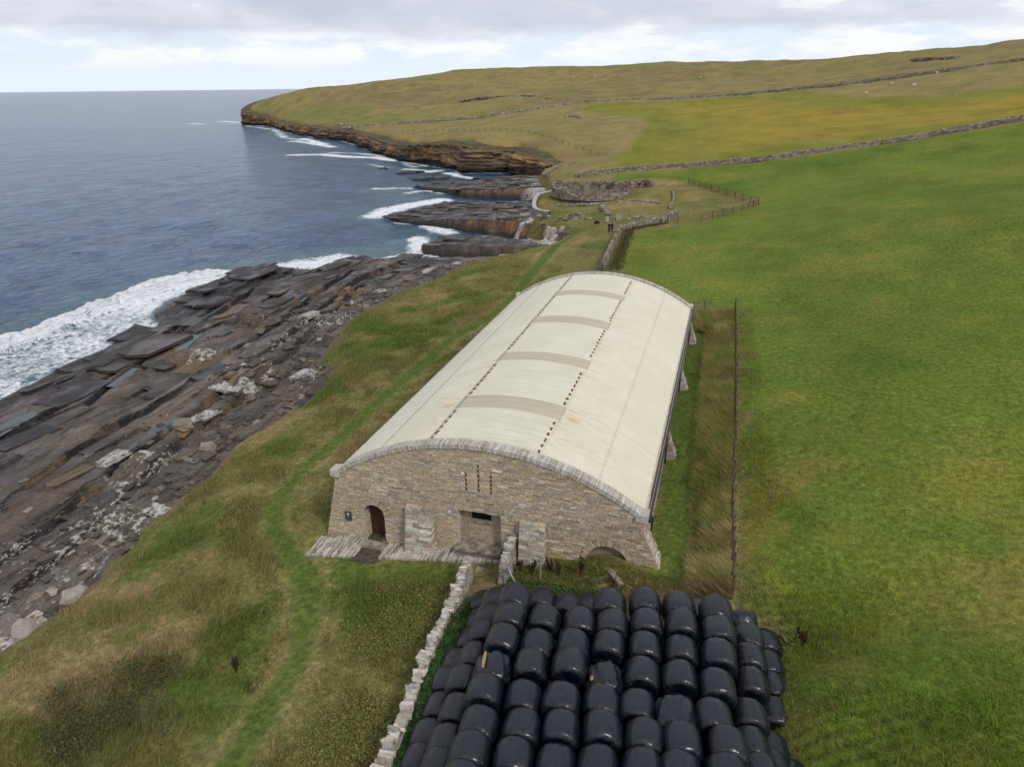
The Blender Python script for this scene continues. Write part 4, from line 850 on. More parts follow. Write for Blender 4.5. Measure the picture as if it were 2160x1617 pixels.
# rusted closing pieces along both edges of the middle sheets
tm = MB()
for q in range(4):
    y = -.20+q*.115; tm.add([(-.02, y-.05, .012), (-.02, y+.05, .012), (.17+.04*(q % 2), y, .02), (-.02, y-.05, -.03), (-.02, y+.05, -.03), (.17+.04*(q % 2), y, -.02)], [(0,1,2),(3,5,4),(0,2,5,3),(2,1,4,5),(1,0,3,4)], (.1,.04,.02))
TME = tm.mesh('rusted_closer', M_RUST)
for sg in (-1, 1):
    y = .85
    while y < BL-1.0:
        if not any(YB[i]-.25 < y < YB[i+1]+.25 for i in (1, 3, 5, 7)):
            t = sg*(T1-.004); rr = ROOF_R+.085
            o = obj('rusted_closer', TME); o.location = (BW/2+rr*sin(t), y, ARC_Z+rr*cos(t)); o.rotation_euler = (0, t if sg > 0 else t+0.0, 0 if sg < 0 else 0)
            o.scale = (-sg*random.uniform(.45, .75), random.uniform(.55, .85), 1); bput(o)
        y += .62
# dark eaves gutters and downpipes
for sg in (-1, 1):
    xe = BW/2+sg*(BW/2+.16); mb = MB(); mb.box(xe-.06, xe+.06, .3, BL-.3, HE-.42, HE-.30, (.02,.02,.02)); mb.box(xe-sg*.09-.03, xe-sg*.09+.03, .6, BL-.5, HE-.32, HE-.14); bput(mb.build('gutter', M_BLACK))
for y in (10.25, 20.7, 31.3):
    mb = MB(); mb.tube((BW+.14, y, HE-.4), (BW+.10, y, .7), .05, n=8); bput(mb.build('downpipe', M_BLACK))
mb = MB(); mb.tube((BW+.16, .95, HE-.40), (BW+.24, .95, HE-.55), .05, n=8); mb.tube((BW+.24, .95, HE-.52), (BW+.24, .95, HE-1.25), .05, n=8); bput(mb.build('downpipe', M_BLACK))
# sign on the wall
sg_ = empty('sign', (.60, 0, 1.06), 'small dark information plaque fixed to the stone wall left of the door', 'sign')
mb = MB(); mb.box(-.17, .17, -.075, -.035, -.26, .26); mb.build('board', simple('dark_plaque', (.030, .034, .045), .4, .5), sg_)
M_PRINT = simple('pale_print', (.42, .45, .50), .6, .3)
mb = MB()
pts = [(.095*cos(t)*(1 if sin(t) > -.2 else .6), .075*sin(t)+.13) for t in np.linspace(0, 2*pi, 16, endpoint=False)]
n = len(pts); mb.add([(a, -.081, b) for a, b in pts]+[(a, -.076, b) for a, b in pts], [tuple(range(n))]+[(i, n+i, n+(i+1) % n, (i+1) % n) for i in range(n)], (.5,.5,.5))
mb.box(-.04, .05, -.081, -.076, .0, .045); mb.build('emblem', M_PRINT, sg_)
M_PR2 = simple('faint_print', (.13, .14, .16), .6, .3)
mb = MB()
for i in range(5): mb.box(-.12, .12-.03*(i % 3), -.079, -.0755, -.20+i*.035, -.188+i*.035)
mb.build('text_lines', M_PR2, sg_)

# ================================================================ wrapped bales
def bale_mat():
    m, k = new_mat('black_stretch_film'); oc = k.n('ShaderNodeTexCoord').outputs['Object']; rnd = k.n('ShaderNodeObjectInfo').outputs['Random']
    off = k.n('ShaderNodeVectorMath', {0: oc, 1: k.n('ShaderNodeCombineXYZ', {0: k.math('MULTIPLY', rnd, 37.0), 1: k.math('MULTIPLY', rnd, 91.0), 2: 0.0}).outputs[0]}, operation='ADD').outputs[0]
    st = k.noise(k.scale(off, (26, 2.2, 26)), 1.0, 3, 0.6); lump = k.noise(off, 3.2, 3, 0.55); fold = k.noise(k.scale(off, (7, 3.0, 7)), 1.0, 4, 0.6, 1.2); dst = k.noise(off, 5.0, 5, 0.7)
    crk = k.math('POWER', k.math('SUBTRACT', 1.0, k.math('ABSOLUTE', k.math('SUBTRACT', k.math('MULTIPLY', fold, 2.0), 1.0))), 9.0)
    h = k.math('ADD', k.math('MULTIPLY', st, 0.28), k.math('MULTIPLY', lump, 1.4)); h = k.math('SUBTRACT', h, k.math('MULTIPLY', crk, 0.35))
    c = k.mix(k.smooth(dst, 0.5, 0.75), (0.0030, 0.0044, 0.0100), (0.0060, 0.0075, 0.0130))
    ro = k.math('ADD', k.math('ADD', 0.10, k.math('MULTIPLY', rnd, 0.08)), k.math('MULTIPLY', k.smooth(dst, 0.35, 0.75), 0.16))
    finish(k, c, ro, 0.42, bump(k, h, 0.028, 0.85), **{'Coat Weight': 0.30, 'Coat Roughness': 0.12}); return m
M_BALE = bale_mat()
M_STRAW = simple('exposed_straw', (0.36, 0.25, 0.13), 0.95, 0.1, 0.35, 18)
def bale_mesh(seed, crumple=0.0, squash=1.0):
    r = random.Random(seed); g = np.random.default_rng(seed); ns = 60
    half = [(0, 1.03), (.25, 1.028), (.5, 1.015), (.68, .985), (.81, .94), (.90, .875), (.96, .79), (.99, .70), (.98, .58), (.965, .3), (.965, 0.0)]; prof = [(-a, b) for a, b in half[:0:-1]]+half
    ph = np.linspace(0, 2*pi, ns, endpoint=False); v = []; kf = r.choice([15, 17, 19, 21]); p0 = r.uniform(0, 6)
    lob = sum(g.uniform(.004, .012)*np.cos(n*ph+g.uniform(0, 6)) for n in (2, 3, 4, 5)); tlt = r.uniform(-.05, .05)
    for u, rr in prof:
        e = max(0, abs(u)-.62)/.38
        pl = e*(.024*np.sin(kf*ph+p0+3*np.sin(2*ph+u*2))+.010*np.sin(41*ph+4*np.sin(3*ph+p0)))*(1 if 0 < rr < 1 else .3)*(1 if rr > .5 else 0)
        cr = crumple*.05*(np.sin(9*ph+3*u+p0)+.6*np.sin(23*ph-5*u))*(rr > .3)
        R = .615*rr*(1+lob*1.0+pl+cr)
        x = R*np.cos(ph)*1.0; z = R*np.sin(ph); z = np.where(z > 0, z*squash*(1-.02*crumple), z*.97); z = z-.03*crumple*(np.cos(ph*3)+1)
        y = u*(.565+.012*np.sin(3*ph+p0))+tlt*z*.6
        v += list(zip(x, y+0*x, z))
    v = np.array(v); n = len(prof); i = np.arange(n-1)[:, None]*ns; j = np.arange(ns)[None]; j2 = (j+1) % ns
    f = np.stack([i+j, i+j2, i+ns+j2, i+ns+j], -1).reshape(-1, 4)
    return npmesh('silage_bale', v, f, M_BALE, None, True)
BV = [bale_mesh(i, 0, 1+.03*(i % 3-1)) for i in range(7)]; BCR = [bale_mesh(50+i, 1.0, .93) for i in range(2)]
BAX = math.atan2(.117, 1)         # the rows run along the axis of the bales
ORD = ['first', 'second', 'third', 'fourth', 'fifth', 'sixth', 'seventh', 'eighth', 'ninth']
nb = [0]
def bale(x, y, z, label, crumpled=False, tilt=0.0):
    me = BCR[nb[0] % 2] if crumpled else BV[(nb[0]*3+nb[0]//5) % 7]; nb[0] += 1
    o = obj('silage_bale', me); o.location = (x, y, z); o.rotation_euler = (tilt+random.uniform(-.05, .05), random.uniform(-.12, .12), BAX+random.uniform(-.06, .06)); s = random.uniform(.985, 1.035); o.scale = (s, random.choice([1, -1])*random.uniform(.98, 1.03), s)
    return tag(o, label, 'bale', 'black wrapped bales stacked in front of the building')
TOPS = [[(11.28,-6.10),(11.43,-7.18),(11.53,-8.46),(11.58,-9.75),(11.65,-10.87),(11.88,-12.08),(11.95,-13.14),(12.01,-14.19)], [(12.69,-6.98),(12.73,-8.25),(12.79,-9.31),(12.90,-10.65),(13.21,-11.85),(13.25,-12.99),(13.28,-14.02)], [(13.97,-6.70),(13.98,-7.92),(14.09,-9.01),(14.15,-10.56),(14.39,-11.64),(14.48,-12.79),(14.57,-13.81)], [(14.88,-5.40),(15.16,-6.50),(15.21,-7.64),(15.31,-9.11),(15.38,-10.19),(15.61,-11.32),(15.68,-12.48),(15.77,-13.46)], [(16.18,-5.04),(16.37,-6.18),(16.45,-7.36),(16.50,-8.57),(16.52,-10.00),(16.89,-11.14),(16.95,-12.23),(17.01,-13.26)], [(17.44,-4.88),(17.62,-5.96),(17.70,-7.15),(17.73,-8.42),(17.72,-10.01),(18.01,-11.05),(18.01,-12.06),(18.05,-13.00)], [(18.79,-4.80),(18.92,-5.85),(18.95,-7.06),(18.95,-8.41),(18.86,-9.77),(19.31,-10.83),(19.29,-11.80),(19.30,-12.75)]]
for ci, colm in enumerate(TOPS):
    for ri, (x, y) in enumerate(colm):
        cr = (ci, ri) in ((0, 3), (3, 3), (5, 4))
        lb = 'crumpled black bale' if cr else 'black bale'
        where = ('leftmost column' if ci == 0 else 'rightmost column' if ci == 6 else ORD[ci]+' column from left')
        o = bale(x, y, 3.45-.61+random.uniform(-.09, .10), f'{lb}, top tier, {where}, {ORD[ri]} from building', cr)
        if (ci, ri) in ((0, 3), (3, 3)):
            mb = MB(); a0, w_, l0, l1 = (1.95, .085, -.36, .30) if ci == 0 else (2.25, .10, .22, .42)
            for q in range(6):
                ya, yb = l0+(l1-l0)*q/6, l0+(l1-l0)*(q+1)/6; wa = w_*(.45+.55*sin(pi*(q+.3)/6.3)); wb2 = w_*(.45+.55*sin(pi*(q+1.3)/6.3))
                P_ = [(.66*cos(a), y_, .625*sin(a)) for y_, ww in ((ya, wa), (yb, wb2)) for a in (a0-ww, a0+ww)]; Q_ = [(c*.93, b, d*.93) for c, b, d in P_]
                mb.add(P_+Q_, [(0,1,3,2),(4,6,7,5),(0,4,5,1),(2,3,7,6),(0,2,6,4),(1,5,7,3)], (.4,.3,.15))
            mb.build('torn_patch', M_STRAW, o)
LEFT2 = [(10.27,-5.28),(10.32,-6.24),(10.37,-7.21),(10.43,-8.43),(10.39,-9.62),(10.68,-10.90),(10.78,-12.15),(10.89,-13.07),(10.98,-14.15)]; LEFT3 = [(9.36,-4.42),(9.62,-5.54),(9.65,-6.69),(9.51,-7.92),(9.47,-8.89),(9.67,-10.09),(9.73,-11.28),(9.83,-12.27),(9.92,-13.19)]
RIGHT2 = [(19.99,-4.66),(20.03,-5.81),(20.05,-7.02),(19.99,-8.47),(20.01,-9.62),(20.27,-10.54),(20.29,-11.48)]; RIGHT3 = [(20.79,-3.57),(20.84,-4.78),(20.96,-5.88),(20.94,-7.11),(20.84,-8.65),(20.90,-9.38),(20.90,-10.39)]
for nm, lst, z in (('left flank, middle tier', LEFT2, 2.4), ('left flank, lowest tier beside the green weeds', LEFT3, 1.35), ('right flank, middle tier', RIGHT2, 2.4), ('right flank, lowest tier beside the field', RIGHT3, 1.35)):
    for ri, (x, y) in enumerate(lst): bale(x+(.06 if nm[:5] == 'right' and z < 2 else .08 if nm[:5] == 'right' else 0), y, z-.61, f'black bale, {nm}, {ORD[ri]} from building')
for (x, y), z, lb, tl in (((12.05,-4.78,2.40)[:2], 2.4, 'lower black bale at the building end, behind the second top column', 0), ((13.08,-4.85,2.40)[:2], 2.4, 'lower black bale with creased end at the building side, behind the third top column', 0), ((13.76,-4.03,1.90)[:2], 1.9, 'low black bale wedged at the back left of the fourth top column', 0), ((18.21,-3.75,2.35)[:2], 2.35, 'lower black bale glimpsed between the two rightmost top columns at the back', 0), ((19.84,-3.75,2.40)[:2], 2.35, 'tipped black bale showing its round end at the back right corner', .85)):
    bale(x, y, z-.61, lb, False, tl)
# the middle tier that the top tier rests on
for ci in range(6):
    a, b = TOPS[ci], TOPS[ci+1]
    for ri in range(1, 7):
        bale((a[ri][0]+b[min(ri, len(b)-1)][0])/2, (a[ri][1]+b[min(ri, len(b)-1)][1])/2, 1.79, f'black bale under gap of top columns {ORD[ci]} and {ORD[ci+1]}, {ORD[ri]} from building')
o = bale(*[(21.47,-9.45)][0], .62, 'single dark bale on the grass at the bottom edge, right of the stack', True)
o['group'] = 'loose bales'

# ================================================================ dry stone walls
DRYF = [(.25,.22,.18), (.20,.175,.14), (.30,.265,.22), (.165,.145,.115), (.34,.30,.25)]
DRYT = [(.36,.33,.285), (.30,.27,.23), (.42,.39,.34), (.26,.235,.20), (.46,.43,.385)]
M_DRY = stone_mat('dry_stone', 0.80, 0.22); M_DRYF = stone_mat('dark_dry_stone', 0.12, 0.2)
CORE_T = (.12, .105, .09)
def path_pts(pl, step):
    out = []
    for (ax, ay), (bx, by) in zip(pl[:-1], pl[1:]):
        L = math.hypot(bx-ax, by-ay); n = max(1, int(L/step))
        for i in range(n): t = i/n; out.append((ax+(bx-ax)*t, ay+(by-ay)*t, (bx-ax)/L, (by-ay)/L))
    out.append((pl[-1][0], pl[-1][1], out[-1][2], out[-1][3])); return out
def zgrid(xs, ys): return land_z(np.array(xs), np.array(ys))
def dry_wall(pl, h, th, label, group=None, stone_l=(.25, .5), course=.16, cope=True, cope_parts=False, hfn=None, zoff=0.0, batter=.10):
    M_DRY = globals()['M_DRY'] if cope_parts else M_DRYF
    c = pl[len(pl)//2]; root = empty('dry_stone_wall', (c[0], c[1], lz(c[0], c[1])), label, 'wall', group); inv = Matrix.Translation(-Vector(root.location))
    def put(o):
        if o is not None: o.parent = root; o.matrix_parent_inverse = inv
        return o
    pts = path_pts(pl, 1.0); zs = zgrid([p[0] for p in pts], [p[1] for p in pts])+zoff
    core = MB()
    for (a, za), (b, zb) in zip(zip(pts[:-1], zs[:-1]), zip(pts[1:], zs[1:])):
        ha = h*(hfn(a) if hfn else 1)-.06; hb = h*(hfn(b) if hfn else 1)-.06
        vs = []
        for p, z, hh in ((a, za, ha), (b, zb, hb)):
            nx, ny = -p[3], p[2]
            for s, w_ in ((-1, th/2-.05), (1, th/2-.05)):
                vs += [(p[0]+nx*s*w_, p[1]+ny*s*w_, z-.4), (p[0]+nx*s*(w_-batter*.8), p[1]+ny*s*(w_-batter*.8), z+hh)]
        core.add(vs, [(0,1,5,4),(3,2,6,7),(1,3,7,5),(0,2,3,1),(4,5,7,6)], CORE_T)
    put(core.build('wall_core', M_DRY))
    mb = MB(); cum = [0.0]
    for a, b in zip(pts[:-1], pts[1:]): cum.append(cum[-1]+math.hypot(b[0]-a[0], b[1]-a[1]))
    px_ = np.array([p[0] for p in pts]); py_ = np.array([p[1] for p in pts]); L = cum[-1]; cum = np.array(cum)
    def at(s):
        i = min(int(np.searchsorted(cum, s, 'right'))-1, len(pts)-2); i = max(i, 0); t = (s-cum[i])/(cum[i+1]-cum[i]); p, q = pts[i], pts[i+1]
        d = Vector((q[0]-p[0], q[1]-p[1], zs[i+1]-zs[i])).normalized()
        return Vector((p[0]+(q[0]-p[0])*t, p[1]+(q[1]-p[1])*t, zs[i]+(zs[i+1]-zs[i])*t)), d, (hfn(p) if hfn else 1)
    nc = max(1, int((h-.02)/course))
    for side in (-1, 1):
        for ci in range(nc):
            s = random.uniform(0, .1)
            while s < L:
                ln = random.uniform(*stone_l); p, d, hf = at(min(s+ln/2, L)); z = (ci+.5)*h*hf/nc
                n_ = Vector((-d.y, d.x, 0)).normalized(); w_ = th/2-batter*(z/h)
                mb.obox(p+n_*side*(w_-.08+random.uniform(-.015, .03))+Vector((0, 0, z)), d*(ln/2*.95), n_*.10, Vector((0, 0, h*hf/nc/2*.92)), jit(random.choice(DRYT if cope_parts else DRYF), .2), .018); s += ln
    put(mb.build('face_stones', M_DRY, kind='stuff'))
    if cope:
        mb = MB(); s = 0.05
        while s < L-.05:
            ln = random.uniform(.11, .2) if cope_parts else random.uniform(stone_l[0]*.5, stone_l[0]*1.1)
            p, d, hf = at(min(s+ln/2, L)); n_ = Vector((-d.y, d.x, 0)).normalized(); a = random.uniform(-.45, .45); lean = Vector(d)*random.uniform(-.35, .35)
            dd = (d*cos(a)+n_*sin(a)); nn = (n_*cos(a)-d*sin(a)); hh = random.uniform(.07, .14); up = (Vector((0, 0, 1))+lean).normalized()
            tgt = MB() if cope_parts else mb
            tgt.obox(p+Vector((0, 0, h*hf+hh-.07))+n_*random.uniform(-.09, .09), dd*(ln/2*1.05), nn*(th/2-batter+random.uniform(-.06, .10)), up*hh, jit(random.choice(DRYT[:1]+DRYT[2:3]+DRYT[4:] if cope_parts else DRYF), .22), .045)
            if cope_parts: put(tgt.build('cope_stone', M_DRY))
            s += ln*.95
        if not cope_parts: put(mb.build('cope_stones', M_DRY, kind='stuff'))
    return root
NEARW = [(7.77,-1.87),(7.92,-3.05),(8.06,-4.19),(8.12,-5.27),(8.16,-6.43),(8.23,-7.59),(8.35,-8.63),(8.38,-9.57),(8.50,-10.43),(8.56,-11.26),(8.60,-12.10),(8.68,-12.90),(8.75,-13.63)]
dry_wall(NEARW, 1.0, .50, 'low pale dry stone wall running from the pavement past the weeds to the bottom edge', None, (.22, .45), .14, True, True)
dry_wall([(9.45, .02), (9.52, -1.0), (9.62, -2.25)], 1.12, .44, 'short dry stone wall stub leaning against the front buttress of the building', None, (.2, .4), .13, True, True)
YW = [(3.85,57.20,0.31)[:2], (3.31,64.69,0.19)[:2], (2.66,73.52,0.11)[:2], (2.07,82.86,0.09)[:2]]
dry_wall(YW, .95, .48, 'dry stone wall running from behind the building up to the two people', None, (.3, .6), .2)
YW2 = [(2.00,83.32,0.07)[:2], (3.07,85.60,0.06)[:2], (4.56,88.55,0.04)[:2], (6.41,90.91,0.08)[:2], (7.61,92.70,0.12)[:2]]
dry_wall(YW2, .85, .5, 'dry stone wall between the two people and the metal gate', None, (.3, .6), .22)
dry_wall([(8.30,93.56,0.15)[:2], (8.99,95.37,0.18)[:2], (9.55,97.09,0.23)[:2]], 1.15, .7, 'short piece of dry stone wall just right of the metal gate', None, (.3, .6), .22)
FW = [(-17.44,148.03,0.21)[:2], (-16.95,151.43,0.39)[:2]]+[(-9.79,156.61), (1.52,159.96), (12.83,161.59), (23.86,162.55), (34.58,163.91), (44.94,164.73), (54.75,164.61), (64.28,165.09), (71.35,164.28), (78.40,164.26), (104, 166.5), (140, 172)]
dry_wall(FW, 1.0, .5, 'long field wall between the vivid green field and the yellow field', None, (.45, .95), .28)
FW2 = [(-189.24,342.74), (-172.42,353.89), (-149.28,366.74), (-125.02,378.29), (-110.26,385.27), (-90.51,395.02), (-67.66,404.30), (-43.42,405.36), (-17.16,405.25), (3.26,402.41), (27.47,397.54), (47.91,391.56), (52.60,389.19), (64.54,381.98), (76.62,378.40), (90.02,374.19), (107.89,367.48), (120.95,361.16), (133.33,355.57), (165, 345)]
dry_wall(FW2, 1.05, .7, 'far dry stone wall crossing the foot of the brown hill', None, (1.0, 2.0), .5)

# ================================================================ fences
M_POST = simple('weathered_post', (.090, .064, .046), .9, .1, .35, 9); M_WIRE = simple('rusty_wire', (.085, .062, .048), .7, .3, .1); M_GALV = simple('galvanised_tube', (.36, .38, .39), .45, .5, .1)
def fence(pl, label, step, h, rad, wires, post_mat=M_POST, zs=None, group=None, slats=0.0, wr=.010):
    c = pl[0]; root = empty('wire_fence', (c[0], c[1], lz(c[0], c[1])), label, 'fence', group); inv = Matrix.Translation(-Vector(root.location))
    pts = path_pts(pl, step); tops = []
    mb0 = MB(); mb0.tube((0, 0, -.3), (0, 0, h), rad, rad*.9, 6); pm = mb0.mesh('post', post_mat)
    for p in pts:
        o = obj('post', pm); z = lz(p[0], p[1]); o.location = (p[0], p[1], z); o.rotation_euler = (random.uniform(-.04, .04), random.uniform(-.04, .04), random.uniform(0, 6)); o.scale = (1, 1, random.uniform(.95, 1.06)); o.parent = root; o.matrix_parent_inverse = inv; tops.append((p[0], p[1], z))
    for wz in wires:
        mb = MB()
        for a, b in zip(tops[:-1], tops[1:]): mb.tube((a[0], a[1], a[2]+wz), (b[0], b[1], b[2]+wz), wr, n=4)
        o = mb.build('wire', M_WIRE, root); o.matrix_parent_inverse = inv
    if slats:
        mb = MB()
        for a, b in zip(tops[:-1], tops[1:]):
            L = math.hypot(b[0]-a[0], b[1]-a[1]); n = max(1, int(L/slats))
            for i in range(n):
                t = (i+.5)/n; x, y, z = (a[j]+(b[j]-a[j])*t for j in range(3)); mb.tube((x, y, z-.05), (x, y, z+h*.88), .022, n=4, tint=(.1,.08,.06))
        o = mb.build('pickets', M_POST, root, kind='stuff'); o.matrix_parent_inverse = inv
    return root
fence([(19.48, -2.25), (19.42, 4), (19.42, 10.6), (19.4, 24), (19.3, 38.4)], 'post and wire fence along the top of the grassy bank right of the building', 1.2, 1.15, .06, (.2, .4, .6, .8, .95, 1.08), wr=.009)
fence([(19.3, 38.6), (16.6, 38.5), (15.6, 38.4)], 'short wire fence across the bank behind the far right corner of the building', 1.6, 1.1, .045, (.4, .8, 1.05))
BF = [(9.85, -2.30), (11.21,-1.74,0.52)[:2], (12.95,-1.98,0.71)[:2], (14.64,-1.99,0.88)[:2], (15.86,-1.78,0.86)[:2], (16.27,-1.81,0.90)[:2], (17.86,-2.29,1.39)[:2], (19.45, -2.32)]
root = empty('wire_fence', (BF[0][0], BF[0][1], .4), 'thin wire fence with rusty posts between the building and the bales', 'fence'); inv = Matrix.Translation(-Vector(root.location))
tops = []
for i, (x, y) in enumerate(BF):
    z = lz(x, y); mb = MB(); mb.tube((x, y, z-.3), (x+.02, y, z+1.02), .028, n=6); o = mb.build('post', M_GALV if i in (0, 1) else M_RUST, root); o.matrix_parent_inverse = inv; tops.append((x, y, z))
mb = MB(); mb.tube((BF[0][0], BF[0][1], tops[0][2]+.98), (10.75, -3.0, lz(10.75, -3.0)), .024, n=6); o = mb.build('strut', M_GALV, root); o.matrix_parent_inverse = inv
for wz in (.35, .65, .95):
    mb = MB()
    for a, b in zip(tops[:-1], tops[1:]): mb.tube((a[0], a[1], a[2]+wz), (b[0], b[1], b[2]+wz), .0045, n=4)
    o = mb.build('wire', M_WIRE, root); o.matrix_parent_inverse = inv
fence([(8.91,138.79,0.78)[:2], (14.17,127.12,0.93)[:2], (18.88,118.35,0.89)[:2], (23.00,109.60,1.00)[:2]], 'dark paling fence along the upper right side of the ruin enclosure', 2.6, 1.25, .06, (.4, 1.1), slats=.28, wr=.02)
fence([(22.99,109.02,1.00)[:2], (20.14,101.53,1.01)[:2], (17.14,96.90,0.86)[:2], (13.89,93.44,0.63)[:2], (10.11,91.72,0.32)[:2]], 'wire netting fence along the near side of the ruin enclosure', 2.2, 1.2, .06, (.3, .6, .9, 1.15), slats=.5, wr=.02)
fence([(-126.97,285.87), (-111.26,287.25), (-92.50,273.09), (-74.92,258.00), (-58.59,242.06), (-44.05,227.28), (-33.96,212.15), (-20.55,191.34)], 'distant post and wire fence across the rough grass above the cliffs', 5.0, 1.2, .09, (.5, 1.0), wr=.02)
# metal gate in the wall by the ruin
gp, gq = Vector((7.78,91.72,0.15)), Vector((8.38,92.58,0.17)); g_ = empty('metal_gate', gp, 'grey metal field gate in the gap of the wall by the ruin', 'gate'); d = gq-gp; gl = d.length; d.normalize()
mb = MB()
for z in (.15, .4, .65, .9, 1.15): mb.tube(d*.0+Vector((0, 0, z)), d*gl+Vector((0, 0, z)), .03, n=5)
mb.build('bars', M_GALV, g_)
mb = MB()
for t in (0, gl): mb.tube(d*t+Vector((0, 0, .1)), d*t+Vector((0, 0, 1.2)), .035, n=5)
mb.tube(Vector((0, 0, .15)), d*gl+Vector((0, 0, 1.15)), .025, n=5); mb.build('frame', M_GALV, g_)

# ================================================================ ledges of the far bays (one sheet of stepped rock)
fgx = np.arange(-150, -4, 0.34); fgy = np.arange(66, 250, 0.34); FX, FY = np.meshgrid(fgx, fgy, indexing='ij')
FZ = np.full(FX.shape, -9.0); FT = np.zeros(FX.shape+(3,))+C(.055,.048,.044); FWt = np.full(FX.shape, .8)
FN = fbm(FX*.35, FY*.35, 71, 4)-.5; FN2 = fbm(FX*.06, FY*.30, 72, 4)-.5
LEDGES = [  # top outline with heights, foot level, orange of the scarp, width of one bed
 ([(-34.80,90.54,-4.50),(-31.75,94.20,-4.30),(-23.89,96.76,-4.00),(-17.39,93.70,-3.80),(-13.51,91.49,-3.60),(-8.37,90.92,-2.60),(-6.15,84.48,-2.40),(-10.55,86.43,-3.40),(-15.74,85.97,-4.20),(-21.97,85.80,-4.40),(-32.18,87.39,-4.50)], -7.0, .25, .22),
 ([(-58.82,120.66,-5.90),(-56.25,126.03,-5.60),(-53.10,129.00,-5.30),(-49.02,137.78,-4.70),(-23.86,130.86,-2.90),(-20.11,115.84,-2.60),(-8.21,97.81,-1.40),(-7.88,92.35,-1.40),(-9.65,93.60,-1.70),(-20.71,102.99,-2.80),(-31.51,107.81,-3.60),(-37.66,111.03,-4.10),(-43.90,112.60,-5.00),(-52.13,116.01,-5.60)], -7.0, .85, .16),
 ([(-70.62,167.02,-5.60),(-66.45,170.56,-5.00),(-60.26,171.83,-4.60),(-52.62,175.06,-4.00),(-36.14,175.99,-3.20),(-24.76,158.50,-2.60),(-23.38,150.41,-2.60),(-36.01,153.08,-3.40),(-47.50,152.53,-4.00),(-63.52,162.51,-5.10)], -7.0, .9, .18),
 ([(-59.09,184.85,-5.30),(-51.36,189.38,-4.80),(-40.68,189.18,-4.40),(-37.06,192.58,-4.00),(-33.36,177.72,-3.60),(-46.46,178.54,-4.40)], -7.0, .1, .3),
 ([(-82.68,183.58,-5.70),(-77.73,187.82,-5.50),(-71.61,190.70,-5.40),(-67.67,190.99,-5.20),(-67.52,186.47,-5.40),(-76.93,182.29,-5.70)], -7, .0, .3), ([(-91.48,198.00,-5.75),(-88.04,203.47,-5.50),(-83.49,206.33,-5.40),(-83.09,200.13,-5.50)], -7, 0, .3), ([(-104.01,213.03,-5.70),(-102.42,215.55,-5.60),(-99.88,212.21,-5.70)], -7, 0, .3),
 ([(-18.77,110.78,-2.40),(-12.53,99.59,-1.20),(-7.06,94.27,-0.90),(-8.70,92.28,-1.10),(-13.90,99.79,-1.80)], -6, .3, .3),
 ([(-40.54,78.45,-5.80),(-37.79,80.03,-5.60),(-31.62,81.81,-5.50),(-24.21,80.31,-5.00),(-20.04,80.18,-4.20),(-15.98,80.09,-3.20),(-18.69,74.09,-3.60),(-25.13,70.66,-4.20),(-32.50,69.41,-5.00)], -7, .1, .25)]
for pl, zf, org, bw in LEDGES:
    A = np.array(pl); m_ = np.c_[A[:, :2]-A[:, :2].mean(0), np.ones(len(A))]; cf = np.linalg.lstsq(m_, A[:, 2], rcond=None)[0]
    top = cf[0]*(FX-A[:, 0].mean())+cf[1]*(FY-A[:, 1].mean())+cf[2]; top = np.clip(top, A[:, 2].min()-.4, A[:, 2].max()+.3)
    d = sdist(FX, FY, [tuple(p[:2]) for p in pl]); near = d > -8; dd = d+FN*2.6
    # stepped edge: beds of 0.3 m that step back one behind the other
    dep = np.maximum(top-zf, .5); nbed = np.maximum(np.round(dep/.32), 2); q = np.clip((dd+bw*nbed*.8)/(bw*1.0), 0, nbed); qf = np.floor(q); stp = (qf+sstep(q-qf, .70, 1.0))/nbed
    z = zf+dep*stp+np.floor(FN2*9)*.11*(stp > .98)+FN*.25
    z = np.where(near, z, -9); w_ = z > FZ
    face = np.clip(1-stp, 0, 1); hi = sstep(z, -5.2, -3.6)
    col = np.zeros(FX.shape+(3,))+C(.062,.054,.050); col = blend(col, C(.090,.072,.056), sstep(FN2, -.05, .12)*.8); col = blend(col, C(.040,.037,.037), sstep(A[:, 0].min()*.4+A[:, 0].max()*.6-FX, -6, 10)*.7)
    col = blend(col, C(.270,.135,.050), np.clip(org*1.1, 0, 1)*sstep(face, .01, .10)*hi); col = blend(col, C(.022,.019,.018), sstep(z, -4.6, -5.6)*.9)
    FZ = np.where(w_, z, FZ); FT = np.where(w_[..., None], col, FT); FWt = np.where(w_, np.where(face > .03, .15, .95), FWt)
fcd = -sdist(FX, FY, COAST_A)
i = np.arange(len(fgx)-1)[:, None]*len(fgy)+np.arange(len(fgy)-1)[None]; FF = np.stack([i, i+len(fgy), i+len(fgy)+1, i+1], -1).reshape(-1, 4)
keep = (~(FZ.ravel()[FF] < -8).all(1)) & (~(fcd.ravel()[FF] < -5).all(1))
flich = (sstep(fcd, 14, 1)*.75*sstep(FN, -.05, .15)).ravel()
o = obj('rock_ledges', npmesh('rock_ledges', np.stack([FX.ravel(), FY.ravel(), FZ.ravel()], 1), FF[keep], M_ROCK, FT.reshape(-1, 3), False, {'wet': FWt.ravel(), 'lichen': flich})); o['kind'] = 'structure'

